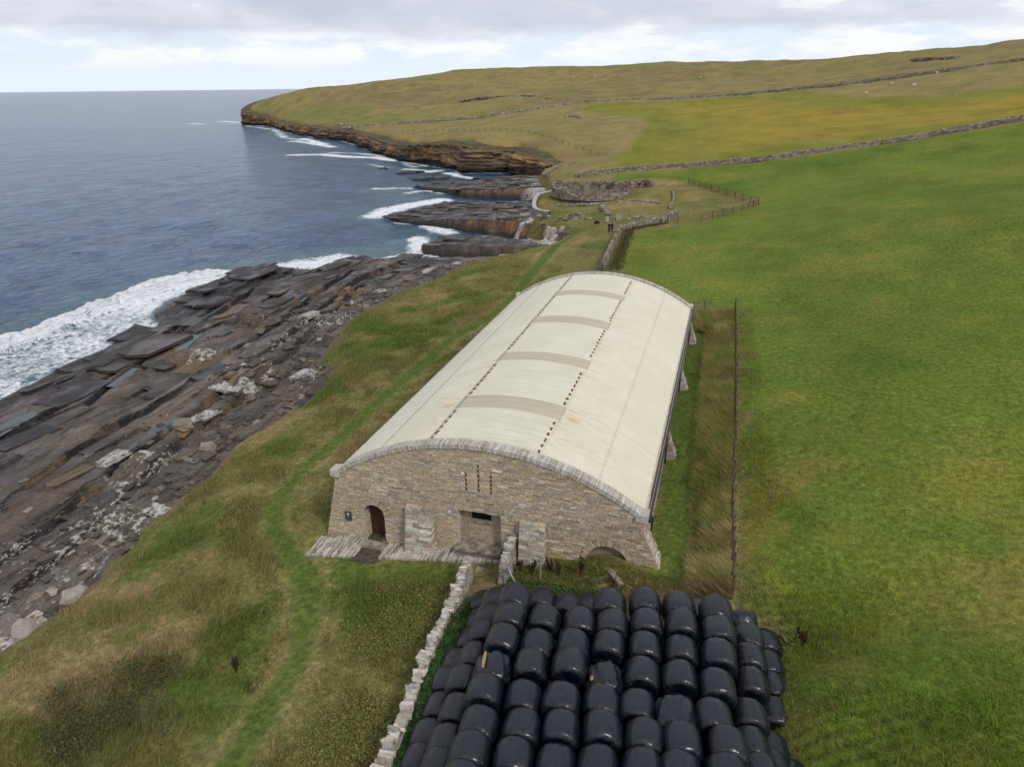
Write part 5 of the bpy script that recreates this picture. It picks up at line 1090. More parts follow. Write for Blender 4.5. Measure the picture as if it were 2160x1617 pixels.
ledges = bpy.data.objects['rock_ledges']; cnt = 0
fgxx, fgyy = np.gradient(FZ, .34); fslope = np.hypot(fgxx, fgyy)
while cnt < 110:
    a, c_ = RNG.integers(0, len(fgx)), RNG.integers(0, len(fgy))
    if FZ[a, c_] < -5.8 or fcd[a, c_] < 1 or fslope[a, c_] > .8: continue
    l = RNG.uniform(2.0, 7.0); wd = l*RNG.uniform(.22, .5); h = RNG.uniform(.18, .45); seaw = FZ[a, c_] < -4.9
    o = slab_obj(fgx[a], fgy[c_], FZ[a, c_]+h*.12, l, wd, h, pi/2+.18+RNG.normal(0, .12), (RNG.normal(0, .02), RNG.normal(0, .03)), int(RNG.choice([0, 1])) if seaw else int(RNG.choice([0, 2, 3, 4], p=[.4, .3, .15, .15])), .9 if seaw else .6, 0.0 if fcd[a, c_] > 10 else .3); o.parent = ledges; cnt += 1

# ================================================================ cliffs: bedded rock faces along the far coast
def cliff_mat():
    m, k = new_mat('bedded_cliff_rock'); t = attr(k, 'tint').outputs['Color']; p = posn(k)
    beds = k.noise(k.scale(p, (.05, .05, 2.6)), 1.0, 5, .65); blk = k.noise(k.scale(p, (.35, .35, .9)), 1.0, 5, .6); nf = k.noise(p, 1.6, 4, .6)
    vj = k.n('ShaderNodeTexVoronoi', {'Vector': k.scale(p, (.5, .5, .22)), 'Scale': 1.0}, feature='DISTANCE_TO_EDGE').outputs[0]
    c = k.mix(1.0, t, k.ramp(beds, [(.3, .5), (.5, 1.0), (.7, 1.4)]), 'MULTIPLY'); c = k.mix(1.0, c, k.ramp(blk, [(.3, .65), (.55, 1.0), (.75, 1.35)]), 'MULTIPLY')
    c = k.mix(k.math('MULTIPLY', k.smooth(vj, .05, .0), .7), c, k.mix(1.0, c, (.35, .33, .32), 'MULTIPLY'))
    finish(k, c, .85, .2, bump(k, k.math('ADD', beds, nf), .35, .9)); return m
M_CLIFF = cliff_mat()
ci0 = int(np.argmin(np.hypot(COAST_A[:, 0]-CLIFF_START[0], COAST_A[:, 1]-CLIFF_START[1])))
cl = [tuple(p) for p in COAST[ci0-2:]]; stop = next(i for i, p in enumerate(cl) if p == (-330, 640)) ; cl = cl[:stop+1]
CP = path_pts(cl, 1.1); ca = np.array(CP); cx, cy = ca[:, 0], ca[:, 1]
ker = np.ones(7)/7; pad = lambda a: np.convolve(np.pad(a, 3, 'edge'), ker, 'valid'); dxs, dys = pad(ca[:, 2]), pad(ca[:, 3]); ln = np.hypot(dxs, dys); nx, ny = -dys/ln, dxs/ln
cx, cy = pad(cx), pad(cy)
ztop = land_z(cx, cy); s = np.arange(len(cx))*1.1
NL = 40; V = []; TT = []
u = np.linspace(0, 1, NL); big = (fbm(s*.045, s*0, 81, 4)-.5)*7.0; blk = np.floor(vnoise(s*.22, s*0, 82)*4)/4*1.2
for j in range(NL):
    z = (ztop-.25)*(1-u[j])+(-7.2)*u[j]; zi = np.floor(z/.55)
    lay = (_h(zi, np.floor(s/9.0), 83)-.5)*1.1+(_h(zi, np.floor(s/2.6), 84)-.5)*.55+(_h(np.floor(z/1.7), np.floor(s/14.0), 87)-.5)*1.2
    out = 1.4+u[j]*1.4+big*.6*min(1, u[j]*4)+blk*min(1, u[j]*5)+lay*min(1, u[j]*6)+(vnoise(s*.9, z*1.1, 85)-.5)*.6
    out = np.where(z < -4.6, out+.8*(vnoise(s*.15, s*0, 86) > .45), out)
    if j == 0: out = np.full_like(out, -7.0); z = ztop-.45
    if j == 1: out = np.full_like(out, -.6)+lay*.3; z = ztop-.30
    if j == 2: out = out*.4
    V.append(np.stack([cx+nx*out, cy+ny*out, z], -1))
    tc = np.zeros((len(s), 3))+C(.27,.172,.095); tc = blend(tc, C(.36,.205,.092), sstep(fbm(s*.06, z*.3, 88, 3), .45, .6)); tc = blend(tc, C(.145,.105,.072), sstep(fbm(s*.10+40, z*.25, 89, 3), .45, .62)*.8)
    tc = blend(tc, C(.024,.021,.020), sstep(z+(vnoise(s*.2, z, 90)-.5)*1.6, -3.7, -4.6)*.95); tc = blend(tc, C(.088,.074,.034), (1-sstep(np.full_like(z, u[j]), .02, .22))*.95*np.ones_like(z))
    TT.append(tc)
V = np.array(V); TT = np.array(TT); ns = len(s); i = np.arange(NL-1)[:, None]*ns+np.arange(ns-1)[None]; F_ = np.stack([i, i+1, i+ns+1, i+ns], -1).reshape(-1, 4)
o = obj('cliff', npmesh('cliff', V.reshape(-1, 3), F_, M_CLIFF, TT.reshape(-1, 3), False)); o['kind'] = 'structure'

# outcrops: low broken scarps on the hill and pale stones in the grass
M_OUT = stone_mat('outcrop_rock', .55, .05)
def outcrop(pl, label, h, n, size, tints, spread, group=None):
    c = pl[len(pl)//2]; root = empty('rock_outcrop', c, label, 'rock', group); inv = Matrix.Translation(-Vector(c)); mb = MB()
    for i in range(n):
        t = random.random()*(len(pl)-1); a = int(t); a = min(a, len(pl)-2); f = t-a; p = Vector(pl[a]).lerp(Vector(pl[a+1]), f)+Vector((random.gauss(0, spread), random.gauss(0, spread), 0)); z = lz(p.x, p.y); l = size*random.uniform(.4, 1.3); an = random.uniform(0, pi)
        ax = Vector((cos(an), sin(an), 0)); ay = Vector((-sin(an), cos(an), 0)); mb.obox((p.x, p.y, z+h*random.uniform(.1, .5)), ax*l, ay*l*.6, (0, 0, h*random.uniform(.3, .6)), jit(random.choice(tints), .2), l*.18)
    o = mb.build('broken_stones', M_OUT, root, kind='stuff'); o.matrix_parent_inverse = inv
DK = [(.085,.066,.050), (.06,.048,.04), (.13,.11,.09)]; LG = [(.34,.32,.29), (.27,.25,.22), (.2,.18,.15)]
outcrop([(-165.16,468.73,9.96),(-157.21,480.96,11.18),(-145.07,486.80,11.92),(-133.67,489.51,12.43),(-119.96,483.49,12.46)], 'long broken dark scarp low on the hill behind the cliffs', 1.6, 110, 2.2, DK+LG[2:], 1.0)
outcrop([(-103.04,456.26,11.45),(-88.00,459.47,12.45),(-77.77,470.94,13.61)], 'shorter stony scarp on the hill just above the far wall', 1.2, 50, 1.8, DK, 1.0)
outcrop([(119.60,510.98,31.73),(126.10,497.73,31.83),(132.88,461.50,31.09)], 'dark scarp high on the hill near the right edge', 1.6, 45, 2.0, DK+LG[2:], 1.2)
outcrop([(-200.32,582.85,21.01),(-197.41,592.79,22.06),(-186.98,586.88,20.86)], 'pale scatter of boulders high on the middle of the hill', 1.4, 40, 1.3, LG, 3.0)
outcrop([(-60.40,322.61,6.45),(-56.56,322.78,6.66),(-49.62,309.64,6.61)], 'grey pile of stones in the rough grass beyond the cliffs', 1.0, 40, .6, LG, .8)
outcrop([(-209.59,367.25,0.48),(-199.01,365.01,0.89)], 'pale line of stones near the far left end of the hill', .8, 20, .9, LG, .8)

# ================================================================ the ruined round tower, its sea wall and low walls
BC = Vector((-9.60,123.39,-0.20)); BC.z = lz(BC.x, BC.y)-.3
RT_ = [(.200,.165,.128), (.165,.136,.106), (.235,.20,.16), (.14,.115,.09), (.26,.225,.18)]
M_RUIN = stone_mat('ruin_stone', .30, .1)
bro = empty('round_tower_ruin', BC, 'low ruined round stone tower by the shore beyond the people', 'ruin')
def htop(a):   # height of the stump round the ring; a = 0 towards +x
    return 1.55+.50*sin(a-.3)+.55*sin(2*a+1.0)+.5*sin(5*a)*.5
mb = MB(); mi = MB(); rb = MB()
for ci in range(15):
    z0 = ci*.23; a = random.uniform(0, .1)
    while a < 2*pi:
        l = random.uniform(.3, .75); da = l/8.2; am = a+da/2
        if z0 < htop(am): 
            r = 8.35-.10*z0+random.uniform(-.06, .06); c = (r*cos(am), r*sin(am), z0+.1); mb.obox(c, Vector((-sin(am), cos(am), 0))*l/2*.96, Vector((cos(am), sin(am), 0))*.3, Vector((0, 0, .11)), jit(random.choice(RT_), .2), .035)
        if z0 < htop(am)+.2 and not 1.2 < am < 1.45:
            r = 4.7+.06*z0; c = (r*cos(am), r*sin(am), z0+.1); mi.obox(c, Vector((-sin(am), cos(am), 0))*l*.3, Vector((cos(am), sin(am), 0))*.3, Vector((0, 0, .11)), jit(random.choice(RT_), .2), .03)
        a += da
for i in range(1500):
    a = random.uniform(0, 2*pi); r = random.uniform(4.6, 8.3); h = htop(a)-.15+random.uniform(-.12, .18)-.25*abs(math.sin(3*a))*(r-4.6)/4; an = random.uniform(0, pi); l = random.uniform(.15, .42)
    rb.obox((r*cos(a), r*sin(a), h), Vector((cos(an), sin(an), random.uniform(-.3, .3)))*l, Vector((-sin(an), cos(an), 0))*l*.65, Vector((0, 0, random.uniform(.06, .14))), jit(random.choice(RT_), .25), .05)
cr = MB(); nseg = 48; vs = []
for i in range(nseg):
    a = 2*pi*i/nseg; h = htop(a)-.28
    for r, z in ((8.2, -1.2), (8.0, h), (4.9, h), (4.9, -1.2)): vs.append((r*cos(a), r*sin(a), z))
cr.add(vs, [((i*4+q), ((i+1) % nseg)*4+q, ((i+1) % nseg)*4+(q+1) % 4, i*4+(q+1) % 4) for i in range(nseg) for q in range(3)], (.13,.115,.095))
cr.build('wall_core', M_RUIN, bro); mb.build('outer_wall_stones', M_RUIN, bro, kind='stuff'); mi.build('inner_wall_stones', M_RUIN, bro, kind='stuff'); rb.build('rubble_stones', M_RUIN, bro, kind='stuff')
fl = MB(); fl.prism([(4.9*cos(2*pi*i/24), 4.9*sin(2*pi*i/24)) for i in range(24)], -.6, .05, (.10,.09,.075)); fl.build('floor_slabs', M_RUIN, bro)
# upright slabs standing inside the tower
for dx_, dy_, hh in ((-1.5, 1.0, 1.9), (.8, -1.2, 1.7), (1.8, 1.6, 1.8)):
    s_ = MB(); s_.obox((dx_, dy_, hh/2), (.5, .3, 0), (-.06, .1, 0), (0, 0, hh/2), (.2,.18,.15), .06); s_.build('upright_slab', M_RUIN, bro)
# side chamber right of the tower
CH = Vector((-0.65,127.33,0.30)); CH.z = lz(CH.x, CH.y)-.6; chm = empty('stone_chamber', CH, 'sunken curved stone chamber with openings painted dark right of the round tower', 'ruin'); mb = MB()
for ci in range(9):
    z0 = ci*.24; a = -.4
    while a < 3.6:
        l = random.uniform(.3, .7); am = a+l/2/3.0
        mb.obox((3.0*cos(am), 2.4*sin(am), z0+.1), Vector((-sin(am), cos(am), 0))*l/2, Vector((cos(am), sin(am), 0))*.3, Vector((0, 0, .11)), jit(random.choice(RT_), .2), .03); a += l/3.0
mb.build('chamber_stones', M_RUIN, chm, kind='stuff')
dk = MB()
for a in (1.1, 1.6, 2.1): dk.obox((2.70*cos(a), 2.10*sin(a), 1.2), Vector((-sin(a), cos(a), 0))*.28, Vector((cos(a), sin(a), 0))*.03, (0, 0, .22)); 
dk.build('opening_shade_plates', M_DARK, chm)  # dark plates on the wall face, painted as the shade of openings
# curved sea wall
M_CONC = simple('weathered_concrete', (.40, .385, .35), .9, .2, .15, 2.0); M_CONCW = simple('sea_wall_face', (.215, .175, .135), .9, .2, .3, 1.5)
SW = [(-19.68,131.62),(-21.03,128.27),(-21.63,125.18),(-21.10,120.34),(-20.05,115.24),(-18.89,110.49),(-17.82,107.18),(-16.73,105.14),(-15.43,104.04),(-13.94,103.56)]
swr = empty('sea_wall', (SW[4][0], SW[4][1], -.7), 'curved concrete sea wall guarding the ruin from the rock ledges', 'wall'); inv = Matrix.Translation(-Vector(swr.location)); spt = path_pts(SW, .6); b_ = MB(); c_ = MB()
for p, q in zip(spt[:-1], spt[1:]):
    vb, vc = [], []
    for e in (p, q):
        nx_, ny_ = -e[3], e[2]
        vb += [(e[0]+nx_*o_, e[1]+ny_*o_, z_) for o_, z_ in ((-1.1, -4.2), (-.30, -.62), (.30, -.62), (.35, -4.2))]
        vc += [(e[0]+nx_*o_, e[1]+ny_*o_, z_) for o_, z_ in ((-.38, -.62), (-.38, -.42), (.40, -.42), (.40, -.62))]
    for m_, v_ in ((b_, vb), (c_, vc)): m_.add(v_, [(0,1,5,4),(1,2,6,5),(2,3,7,6),(3,0,4,7)], (.3,.3,.3))
for m_, nm, mt in ((b_, 'wall_body', M_CONCW), (c_, 'coping', M_CONC)): o = m_.build(nm, mt, swr); o.matrix_parent_inverse = inv
LOWW = [([(-14.39,111.31,-0.86),(-11.74,112.21,-0.72),(-8.06,112.66,-0.58),(-4.96,113.61,-0.43)], .30, .5, 'low ruined wall along the foot of the round tower'), ([(-3.31,114.91,-0.30),(-0.67,115.87,-0.08),(2.73,114.44,-0.04),(5.07,113.54,-0.00)], .30, .4, 'low ruined wall under the grass mound right of the tower'), ([(-5.46,111.14,-0.53),(-2.94,99.81,0.38),(-1.90,97.11,0.12)], .4, 1.0, 'short broken cross wall with a sloping pale stone face by the tower'), ([(6.75,122.39,1.16),(7.37,118.69,0.58),(7.58,114.38,0.13),(8.00,102.58,0.90)], .45, .35, 'thin pale kerb wall edging the green ditch right of the mound'), ([(-1.32,94.21,-0.26),(0.51,95.40,-0.07),(3.28,95.66,-0.01),(6.39,96.35,0.08)], .35, .4, 'low dark retaining wall behind the two people'), ([(-18.94,149.61,0.22),(-17.44,151.50,0.38),(-16.28,152.87,0.47)], .7, .5, 'stub of field wall where it meets the cliff edge'), ([(-28.46,155.04,-0.15),(-28.05,164.18,0.05),(-27.08,174.27,0.27),(-24.61,178.55,0.53)], .35, .5, 'collapsed pale wall along the cliff edge left of the tower')]
for pl, h, th, lb in LOWW: dry_wall([p[:2] for p in pl], h, th, lb, None, (.35, .8), .2)
for (x, y, z), lb in (((-1.47,93.15,-0.32), 'thin upright stone slab left of its twin behind the people'), ((0.08,94.51,-0.18), 'pale upright stone slab behind the wall corner and people')):
    mb = MB(); mb.obox((0, 0, .5), (.28, .05, 0), (-.02, .07, 0), (0, 0, .6), (.42,.38,.33), .03); o = mb.build('upright_slab_stone', M_RUIN); o.name = 'standing_stone'; o.location = (x, y, z); tag(o, lb, 'stone')

# ================================================================ boulders along the shore
def boulder_mesh(seed, flat):
    r = random.Random(seed); mb = MB(); e = lambda a: r.uniform(-a, a); vs = []
    for z, s in ((-.5, .85), (.1, 1.0), (.5, .7)):
        for i in range(7): a = 2*pi*i/7+e(.25); rr = s*(.5+e(.12)); vs.append((rr*cos(a)*1.25, rr*sin(a), z*flat+e(.05)))
    fs = [tuple(range(14, 21)), tuple(range(6, -1, -1))]+[(k*7+i, k*7+(i+1) % 7, k*7+7+(i+1) % 7, k*7+7+i) for k in (0, 1) for i in range(7)]
    mb.add(vs, fs, jit([(.19,.155,.115), (.13,.118,.105), (.28,.255,.22), (.085,.075,.066)][seed % 4], .1)); return mb.mesh('boulder', M_OUT)
BM = [boulder_mesh(i, .22+.16*(i % 3)) for i in range(12)]
def put_boulder(x, y, s, z=None, mi_=None):
    bi_ = random.randrange(12) if mi_ is None else mi_; o = obj('boulder', BM[bi_]); z = rock_z(x, y) if z is None else z; o.location = (x, y, z+.12*s); o.rotation_euler = (random.uniform(-.2, .2), random.uniform(-.2, .2), random.uniform(0, 6.3)); o.scale = (s*random.uniform(.8, 1.3), s*random.uniform(.7, 1.1), s); return o
coast_near = [p for p in COAST[2:36]]
used = set(); CW = ['brown', 'grey', 'pale', 'blackish']
def size_word(s): return 'small' if s < .34 else 'middling' if s < .52 else 'large'
WHERE = ['below the tan grass', 'below the bare earth scar', 'by the white ledges', 'left of the building front', 'below the bulging bank', 'by the far platform corner', 'by the last ledge']
for i in range(260):
    a = random.randrange(len(coast_near)-1); f = random.random(); p, q = coast_near[a], coast_near[a+1]; L = math.hypot(q[0]-p[0], q[1]-p[1]); nx_, ny_ = -(q[1]-p[1])/L, (q[0]-p[0])/L; ring_i = random.randrange(3); off = (2.6, 3.7, 5.4)[ring_i]+random.uniform(-.4, .5)
    s_ = random.choice([.28, .42, .62])*random.uniform(.85, 1.15); bi_ = random.randrange(12)
    lb = f"{size_word(s_)} {CW[bi_ % 4]} boulder {('close to', 'a step from', 'well out from')[ring_i]} the bank foot, {WHERE[min(a*7//len(coast_near), 6)]}"
    if lb in used or len(used) > 80: continue
    used.add(lb); x, y = p[0]+(q[0]-p[0])*f+nx_*off, p[1]+(q[1]-p[1])*f+ny_*off
    tag(put_boulder(x, y, s_, None, bi_), lb, 'boulder', 'boulders scattered along the foot of the bank')
for (x, y), s, lb in (([(-13.23,-8.01)][0], 1.3, 'big white lichened boulder at the left edge below the grass'), ([(-14.53,-7.75)][0], 1.4, 'large grey boulder at the left edge beside the white one'), ([(-12.73,-5.33)][0], 1.3, 'flat pale slab lying alone just below the turf edge'), ([(-20.89,12.62)][0], 1.5, 'large brown boulder on the shelf near the white ledges'), ([(-16.95,10.44)][0], 1.2, 'pointed pale boulder under the bank by the white ledges')):
    tag(put_boulder(x, y, s, None, 0 if 'brown' in lb else 1 if 'grey' in lb else 2), lb, 'boulder')
INL = list(zip([(-15.62,101.25),(-13.87,99.63),(-12.16,98.06),(-10.50,96.53),(-9.11,96.85),(-8.08,98.03),(-7.04,99.24),(-6.15,100.41),(-8.48,90.25),(-7.39,90.08)], ['at the foot of the sea wall', 'just right of the sea wall foot', 'on the ledge top near the sea wall', 'on the ledge top before the ruin', 'at the middle of the inlet head', 'right of the inlet head', 'on the turf edge below the low wall', 'nearest the black bag', 'at the end of the orange scarp', 'beside the mown path end']))
for i in range(160):
    (bx_, by_), wh = random.choice(INL); s = random.choice([.4, .62, .9])*random.uniform(.9, 1.1); bi_ = random.randrange(12)
    lb = f"{'small' if s < .5 else 'middling' if s < .75 else 'large'} {CW[bi_ % 4]} flat stone {wh}"
    if lb in used or len(used) > 130: continue
    used.add(lb); x, y = bx_+random.gauss(0, 1.3), by_+random.gauss(0, 1.3); za = lz(x, y) if float(coast_d(np.array([x]), np.array([y]))[0]) > 0 else -1.6
    o = obj('boulder', BM[bi_]); o.location = (x, y, za+.05); o.rotation_euler = (0, 0, random.uniform(0, 6)); o.scale = (s*1.3, s, s*.7); tag(o, lb, 'boulder', 'washed up stones at the head of the inlet')
x, y, z = (14.32,-1.26,1.31); mb = MB()
for (dx_, dy_, l, w_) in ((-.35, .55, .35, .12), (-.1, .15, .45, .16), (.2, -.3, .4, .14), (.45, -.65, .25, .1)): mb.obox((dx_, dy_, .02), (l*.6, -l*.8, .05), (w_*.8, w_*.6, 0), (0, 0, .05), (.27,.24,.20), .05)
o = mb.build('bare_rock', M_OUT); o.location = (x, y, z); tag(o, 'bare pale rock showing through the turf before the low arch', 'rock')
x, y, z = (11.81,-2.35,0.54); mb = MB(); mb.obox((0, 0, .12), (.75, -.12, .03), (.02, .10, 0), (0, 0, .05), (.30,.24,.15), .015); o = mb.build('plank', simple('weathered_wood', (.33, .27, .17), .9, .1, .3, 6)); o.location = (x, y, z); tag(o, 'weathered pale plank lying behind the bales', 'plank')
x, y, z = (21.72,-3.11,0.94); mb = MB(); P_ = [(.28*cos(t)*(1+.2*sin(3*t)), .45*sin(t), .06+.10*abs(sin(t))) for t in np.linspace(0, 5.2, 14)]
for a, b in zip(P_[:-1], P_[1:]): mb.tube(a, b, .045, n=6)
o = mb.build('hose', M_BLACK); o.location = (x, y, z); tag(o, 'black loop of plastic hose on the grass right of the bales', 'hose')

# ================================================================ grass and weeds
def leaf_mat(name):
    m, k = new_mat(name); t = attr(k, 'tint').outputs['Color']; d_ = k.n('ShaderNodeBsdfDiffuse', {'Color': t}); r_ = k.n('ShaderNodeBsdfTranslucent', {'Color': k.mix(1.0, t, (1.1, 1.15, .8), 'MULTIPLY')}); x_ = k.n('ShaderNodeMixShader', {0: .45, 1: d_.outputs[0], 2: r_.outputs[0]}); k.n('ShaderNodeOutputMaterial', {0: x_.outputs[0]}); return m
M_LEAF = leaf_mat('grass_blades')
def blades(name, x, y, z, h, wd, lean, la, tint, label=None):
    n = len(x); a = RNG.uniform(0, 2*pi, n); bx, by = np.cos(a)*wd/2, np.sin(a)*wd/2; lx, ly = np.cos(la)*lean*h, np.sin(la)*lean*h
    hz = h*np.sqrt(np.clip(1-lean*lean*.8, .1, 1))
    v = np.empty((n, 3, 3), np.float32); v[:, 0] = np.stack([x-bx, y-by, z-.04], -1); v[:, 1] = np.stack([x+bx, y+by, z-.04], -1); v[:, 2] = np.stack([x+lx, y+ly, z+hz], -1)
    t = np.repeat(tint[:, None], 3, 1).reshape(-1, 3); f = np.arange(n*3).reshape(-1, 3)
    o = obj(name, npmesh(name, v.reshape(-1, 3), f, M_LEAF, t)); o['kind'] = 'stuff'; return o
def scatter(poly, n):
    A = np.array([p[:2] for p in poly]); lo, hi = A.min(0), A.max(0); X, Y = [], []; tot = 0
    while tot < n:
        x = RNG.uniform(lo[0], hi[0], n); y = RNG.uniform(lo[1], hi[1], n); m = inpoly(x, y, poly); X.append(x[m]); Y.append(y[m]); tot += m.sum()
    return np.concatenate(X)[:n], np.concatenate(Y)[:n]
def paths_d(x, y): return np.minimum(dseg(x, y, PATHS[0])[0], dseg(x, y, PATHS[1])[0])
def vary(t, lo=.65, hi=1.5, warm=.25):
    s = RNG.uniform(lo, hi, len(t)); w_ = RNG.uniform(-warm, warm, len(t)); return np.clip(t*s[:, None]*np.stack([1+w_, np.ones_like(w_), 1-.3*w_], -1), .004, .6)
COASTSTRIP = [(p[0]+.3, p[1]) for p in COAST[1:36]]+[(-1.5, 60), (-1.2, 20), (-1.6, 1), (-1.6, -2.4), (7.5, -1.8), (8.4, -12), (8.6, -20), (0, -24)]
x, y = scatter(COASTSTRIP, 330000)
rr_ = np.hypot(x-ORG[0], y-ORG[1]); kp = (RNG.uniform(0, 1, len(x)) < np.clip(1.25-rr_/95, .12, 1)) & (paths_d(x, y) > .60+RNG.uniform(0, .55, len(x))); x, y = x[kp], y[kp]
t_, z_, d_ = ground_tint(x, y); kp = d_ > -.2; x, y, t_, z_ = x[kp], y[kp], t_[kp], z_[kp]
cl_ = fbm(x*.55, y*.55, 91, 3); lawn = sstep(sdist(x, y, P_LAWN), -.3, .8); near_w = sstep(x, 1.5, 5)*sstep(y, -1, -4)
h = (.08+.32*sstep(cl_, .35, .7))*RNG.uniform(.6, 1.3, len(x))*(1-.75*lawn)*(1-.35*near_w); dry = sstep(sdist(x, y, P_DRY), -2, 3)*sstep(fbm(x*.35, y*.35, 21, 4), .40, .56)
h = h*(1+.35*dry); tb = vary(t_*1.22, .65, 1.5); straw = np.array([.33, .262, .155]); m_ = (RNG.uniform(0, 1, len(x)) < .08+.62*dry); tb[m_] = straw*RNG.uniform(.6, 1.25, (m_.sum(), 1)); m_ = RNG.uniform(0, 1, len(x)) < .05*(1-dry); tb[m_] = np.array([.16, .09, .06])*RNG.uniform(.6, 1.2, (m_.sum(), 1))
blades('rough_grass', x, y, z_, h, RNG.uniform(.025, .06, len(x)), RNG.uniform(.35, .95, len(x)), 1.0+RNG.normal(0, .9, len(x))+(fbm(x*.15, y*.15, 92, 2)-.5)*4, tb)
x, y = scatter(P_BANK, 52000); t_, z_, _ = ground_tint(x, y); cl_ = fbm(x*.8, y*.5, 93, 3)
tb = vary(t_*1.6, .7, 1.5); m_ = RNG.uniform(0, 1, len(x)) < .32*sstep(cl_, .38, .60); tb[m_] = np.array([.33, .245, .15])*RNG.uniform(.55, 1.2, (m_.sum(), 1))
blades('bank_grass', x, y, z_, RNG.uniform(.3, .75, len(x)), RNG.uniform(.02, .045, len(x)), RNG.uniform(.6, .98, len(x)), pi+.75+RNG.normal(0, .45, len(x))+(cl_-.5)*2, tb)
MARG = [(19.7, -30), (30, -30), (30, -6), (25, 0), (21.5, 8), (20.8, 39), (19.5, 39), (19.55, -2.4), (19.7, -3.0)]
x, y = scatter(MARG, 95000); kp = RNG.uniform(0, 1, len(x)) < .25+.75*sstep(sdist(x, y, MARG)+(fbm(x*.3, y*.3, 99, 3)-.5)*3, -.2, 2.5); x, y = x[kp], y[kp]; t_, z_, _ = ground_tint(x, y); cl_ = fbm(x*.5, y*.5, 94, 3)
tb = vary(t_*1.4, .7, 1.45); m_ = RNG.uniform(0, 1, len(x)) < .40*sstep(cl_, .45, .62)*sstep(x, 27, 21); tb[m_] = np.array([.30, .225, .12])*RNG.uniform(.6, 1.2, (m_.sum(), 1))
blades('field_margin_grass', x, y, z_, RNG.uniform(.08, .28, len(x))*(.5+1.0*sstep(cl_, .4, .65)), RNG.uniform(.02, .05, len(x)), RNG.uniform(.4, .9, len(x)), RNG.uniform(0, 2*pi, len(x)), tb)
x, y = scatter([(21, -30), (48, -30), (62, 30), (48, 45), (21, 40)], 150000); kp = RNG.uniform(0, 1, len(x)) < sstep(x, 20, 27)*sstep(np.hypot(x-22, y+20), 75, 30); x, y = x[kp], y[kp]; t_, z_, _ = ground_tint(x, y)
blades('pasture_grass', x, y, z_, RNG.uniform(.04, .13, len(x)), RNG.uniform(.03, .07, len(x)), RNG.uniform(.4, .9, len(x)), RNG.uniform(0, 2*pi, len(x)), vary(t_*1.38, .7, 1.45))
x, y = scatter([(9.8, -2.9), (9.8, -1.0), (12.5, -.2), (19.3, -.6), (19.3, -3.4), (12, -3.2)], 15000); t_, z_, _ = ground_tint(x, y); g_ = np.array([.19, .20, .062])*(np.ones((len(x), 1)))
kp = ~((x < 16.4) & (y > -.1)) & ~((x > 9.7) & (x < 11.1) & (y > -.85)); blades('yard_grass', x[kp], y[kp], z_[kp], RNG.uniform(.06, .28, kp.sum()), RNG.uniform(.02, .045, kp.sum()), RNG.uniform(.3, .9, kp.sum()), RNG.uniform(0, 2*pi, kp.sum()), vary(g_[kp], .55, 1.6))
# grass along the foot of the far walls
xs, ys = [], []
for pl, off, sp in ((YW, .9, .6), (YW2, -.9, .6)):
    for p in path_pts(pl, .02):
        o_ = off+RNG.normal(0, sp*.5)+ (1.2 if off > 0 else -.3)*RNG.uniform(0, 1); xs.append(p[0]+p[3]*abs(o_)); ys.append(p[1]-p[2]*abs(o_))
x, y = np.array(xs), np.array(ys); t_, z_, _ = ground_tint(x, y); blades('wall_foot_grass', x, y, z_, RNG.uniform(.3, .8, len(x)), RNG.uniform(.05, .1, len(x)), RNG.uniform(.2, .8, len(x)), RNG.uniform(0, 2*pi, len(x)), vary(np.tile(np.array([[.105, .092, .045]]), (len(x), 1)), .5, 1.5))
# broad leaved weeds between the wall and the bales
def leaves(name, x, y, z, s, tint):
    n = len(x); a = RNG.uniform(0, 2*pi, n); e = RNG.uniform(-.7, .7, n); ux, uy = np.cos(a), np.sin(a); v = np.empty((n, 4, 3), np.float32)
    P0 = np.stack([x, y, z], -1); U = np.stack([ux*np.cos(e), uy*np.cos(e), np.sin(e)], -1)*s[:, None]; W_ = np.stack([-uy, ux, RNG.uniform(-.4, .4, n)], -1)*(s*.34)[:, None]
    v[:, 0] = P0; v[:, 1] = P0+U*.5+W_; v[:, 2] = P0+U; v[:, 3] = P0+U*.5-W_
    o = obj(name, npmesh(name, v.reshape(-1, 3), np.arange(n*4).reshape(-1, 4), M_LEAF, np.repeat(tint[:, None], 4, 1).reshape(-1, 3))); o['kind'] = 'stuff'; return o
WEED = [(p[0]+.28, p[1]-.05) for p in NEARW[3:]]+[(p[0]-.45, p[1]) for p in LEFT3[::-1]]
x, y = scatter(WEED, 75000); _, z_, _ = ground_tint(x, y); hb = .50+.75*fbm(x*.9, y*.9, 95, 3); wcol = np.array([[.066, .118, .042]]); tb = vary(np.tile(wcol, (len(x), 1)), .45, 1.7, .3)
leaves('nettle_patch', x, y, z_+hb*RNG.uniform(.25, 1.0, len(x))**.6, RNG.uniform(.07, .15, len(x)), tb)
x, y = scatter([(9.9, -3.1), (9.9, -2.2), (14.2, -2.5), (14.2, -3.3)], 9000); _, z_, _ = ground_tint(x, y); leaves('weeds', x, y, z_+RNG.uniform(.05, .45, len(x)), RNG.uniform(.07, .14, len(x)), vary(np.tile(np.array([[.085, .125, .042]]), (len(x), 1)), .5, 1.6, .3))
